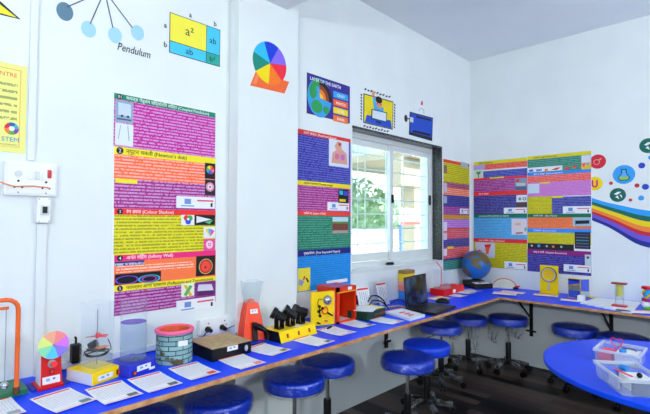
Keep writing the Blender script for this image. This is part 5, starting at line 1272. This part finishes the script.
inside(sb, 'pink_strip', 'pink strip lying on the paper in the nearer clear box', 'strip', MB().box(-.05, -.006, 0, .05, .006, .003), PINK, -Lb*.02, -.02, .0600, .3)

# ---------------------------------------------------------------- outside the window
wsh = mat('sunlit_white_wall', '#eef0ec', .8); be = noisy('beige_plaster', '#a0927a', '#aa9c84', 3, .8)
struct(MB().box(-30, -12, -.62, -.26, 40, -.6).obj('ground', mat('outside_ground', '#d8d6cc', .9)))
o = MB().box(-3.9, -2, -.6, -3.75, 12, 1.25).box(-3.95, -2, 1.25, -3.7, 12, 1.31).obj('boundary_wall', wsh); struct(o)
pc = un(411.5, 200, 0, -3.0); t = thing('portico', 'beige column and beam of a porch beyond the right window pane', 'porch', (-3.0, pc.y, -.6))
MB().box(-.16, -.19, 0, .2, .19, 3.4).obj('column', be, t)
b0, b1 = un(395, 172, 0, -3.0), un(427, 182, 0, -3.0)
MB().box(-.13, b0.y-pc.y-.1, 2.82, .22, b1.y-pc.y+2.2, 3.395).obj('beam', be, t)
MB().box(-2.2, -.6, 3.4, .4, 3.5, 3.55).obj('roof_slab', be, t)
s1, s2 = un(399, 208, 0, -2.0), un(423, 224.5, 0, -2.0)
t = thing('signboard', 'white signboard with pink writing and red lower edge outside the window', 'sign', (-2.0, s1.y, -.6))
sw_ = s2.y - s1.y
MB().box(0, 0, s2.z+.6, .03, sw_, s1.z+.6).obj('board', CARD, t); MB().box(.028, 0, s2.z+.6, .036, sw_, s2.z+.65).obj('red_edge', paint('#f05a50'), t)
b = MB()
for k in range(5): b.box(.029, sw_*(.25+.13*k), s2.z+.72+.02*(k % 2), .034, sw_*(.33+.13*k), s2.z+.80)
b.obj('pink_writing', paint('#f08890'), t)
MB().box(0, -.0, 0, .035, .05, s2.z+.6).box(0, sw_-.05, 0, .035, sw_, s2.z+.6).obj('blue_post', paint('#5a72d8'), t)
t = thing('building', 'pale building with floor slabs seen through the left window pane', 'building', (-9, 9, -.6))
MB().box(-4, -5, 0, 0, 7, 6.5).obj('wall', mat('pale_wall', '#c8d2cc', .8), t)
for z in (2.9, 5.4): MB().box(-.2, -5.2, z, .7, 7.2, z+.4).obj('floor_slab', mat('slab_white', '#b4c0b8', .8), t)
for k in range(6): MB().box(-.02, -4.4+k*1.9, 3.7, .03, -3.4+k*1.9, 5.0).obj('window', mat('pale_glass', '#b4c4c4', .1), t)
leafm = noisy('leaf_green', '#86ac78', '#b4d0a4', 4, .6)
def tree(label, x, y, h, r, seed):
    random.seed(seed); t = thing('tree', label, 'tree', (x, y, -.6), 0, 'trees beyond the window')
    MB().tube([(0, 0, 0), (.05, 0, h*.4), (0, .05, h*.75)], [.09, .07, .04], 8).obj('trunk', noisy('bark', '#6a5848', '#7c6a58', 10, .9), t, True)
    b = MB()
    for k in range(900):
        a = random.uniform(0, 2*PI); z = random.uniform(-1, 1); q = (random.random()**.4)*r; s = math.sqrt(1-z*z)
        c = Vector((q*s*math.cos(a), q*s*math.sin(a), h*.72 + q*z*.9)); u_ = Vector((random.uniform(-1, 1), random.uniform(-1, 1), random.uniform(-1, 1))).normalized(); v_ = u_.orthogonal().normalized()
        l_ = random.uniform(.09, .16); b.add([c - u_*l_, c + v_*l_*.5, c + u_*l_, c - v_*l_*.5], [(0, 1, 2, 3)])
    b.obj('foliage', leafm, t)
tree('leafy tree behind the white boundary wall seen in the left window pane', -5.6, 4.1, 3.1, 1.25, 3)
tree('smaller leafy tree low behind the porch column', -6.6, 6.9, 2.6, 1.0, 5)

# ---------------------------------------------------------------- light
wd_ = bpy.data.worlds.new('world'); sc.world = wd_; wd_.use_nodes = True
bg = wd_.node_tree.nodes['Background']
sk = wd_.node_tree.nodes.new('ShaderNodeTexSky'); sk.sky_type = 'HOSEK_WILKIE' if False else 'NISHITA'
sk.sun_disc = False; sk.sun_elevation = math.radians(50); sk.sun_rotation = math.radians(120)
wd_.node_tree.links.new(sk.outputs[0], bg.inputs[0]); bg.inputs[1].default_value = .8
def lamp(name, kind, loc, energy, col=(1, 1, 1), size=1, rot=(0, 0, 0), sy=None):
    l = bpy.data.lights.new(name, kind); l.energy = energy; l.color = col
    if kind == 'AREA':
        l.size = size
        if sy: l.shape = 'RECTANGLE'; l.size_y = sy
    elif kind == 'POINT': l.shadow_soft_size = size
    elif kind == 'SUN': l.angle = math.radians(1)
    o = bpy.data.objects.new(name, l); COL.objects.link(o); o.location = loc; o.rotation_euler = rot; return o
COOL = (.93, .985, 1.015)
lamp('flash', 'POINT', (2.33, -4.86, 1.70), 34, (.95, 1.0, 1.01), .05)
lamp('fill_light', 'AREA', (XR-.08, -2.2, 2.1), 165, COOL, 1.3, (0, math.radians(140), 0), .3)  # added fill by the right wall, tilted up to brighten ceiling and walls
lamp('fill_light', 'AREA', (3.2, YN+.08, 2.1), 100, COOL, 1.3, (math.radians(132), 0, 0), .3)  # second added fill, behind the camera, also aimed upward; no fixture there
lamp('sun', 'SUN', (0, 0, 10), 13.0, (1, .97, .92), rot=(math.radians(40), 0, math.radians(100)))

sc.view_settings.view_transform = 'Standard'; sc.view_settings.look = 'None'; sc.view_settings.gamma = 1
sc.view_settings.exposure = 0; sc.view_settings.use_curve_mapping = False
sc.cycles.use_denoising = True
sc.cycles.max_bounces = 8; sc.cycles.transparent_max_bounces = 24; sc.cycles.diffuse_bounces = 4
sc.cycles.sample_clamp_indirect = 6; sc.cycles.caustics_reflective = False; sc.cycles.caustics_refractive = False
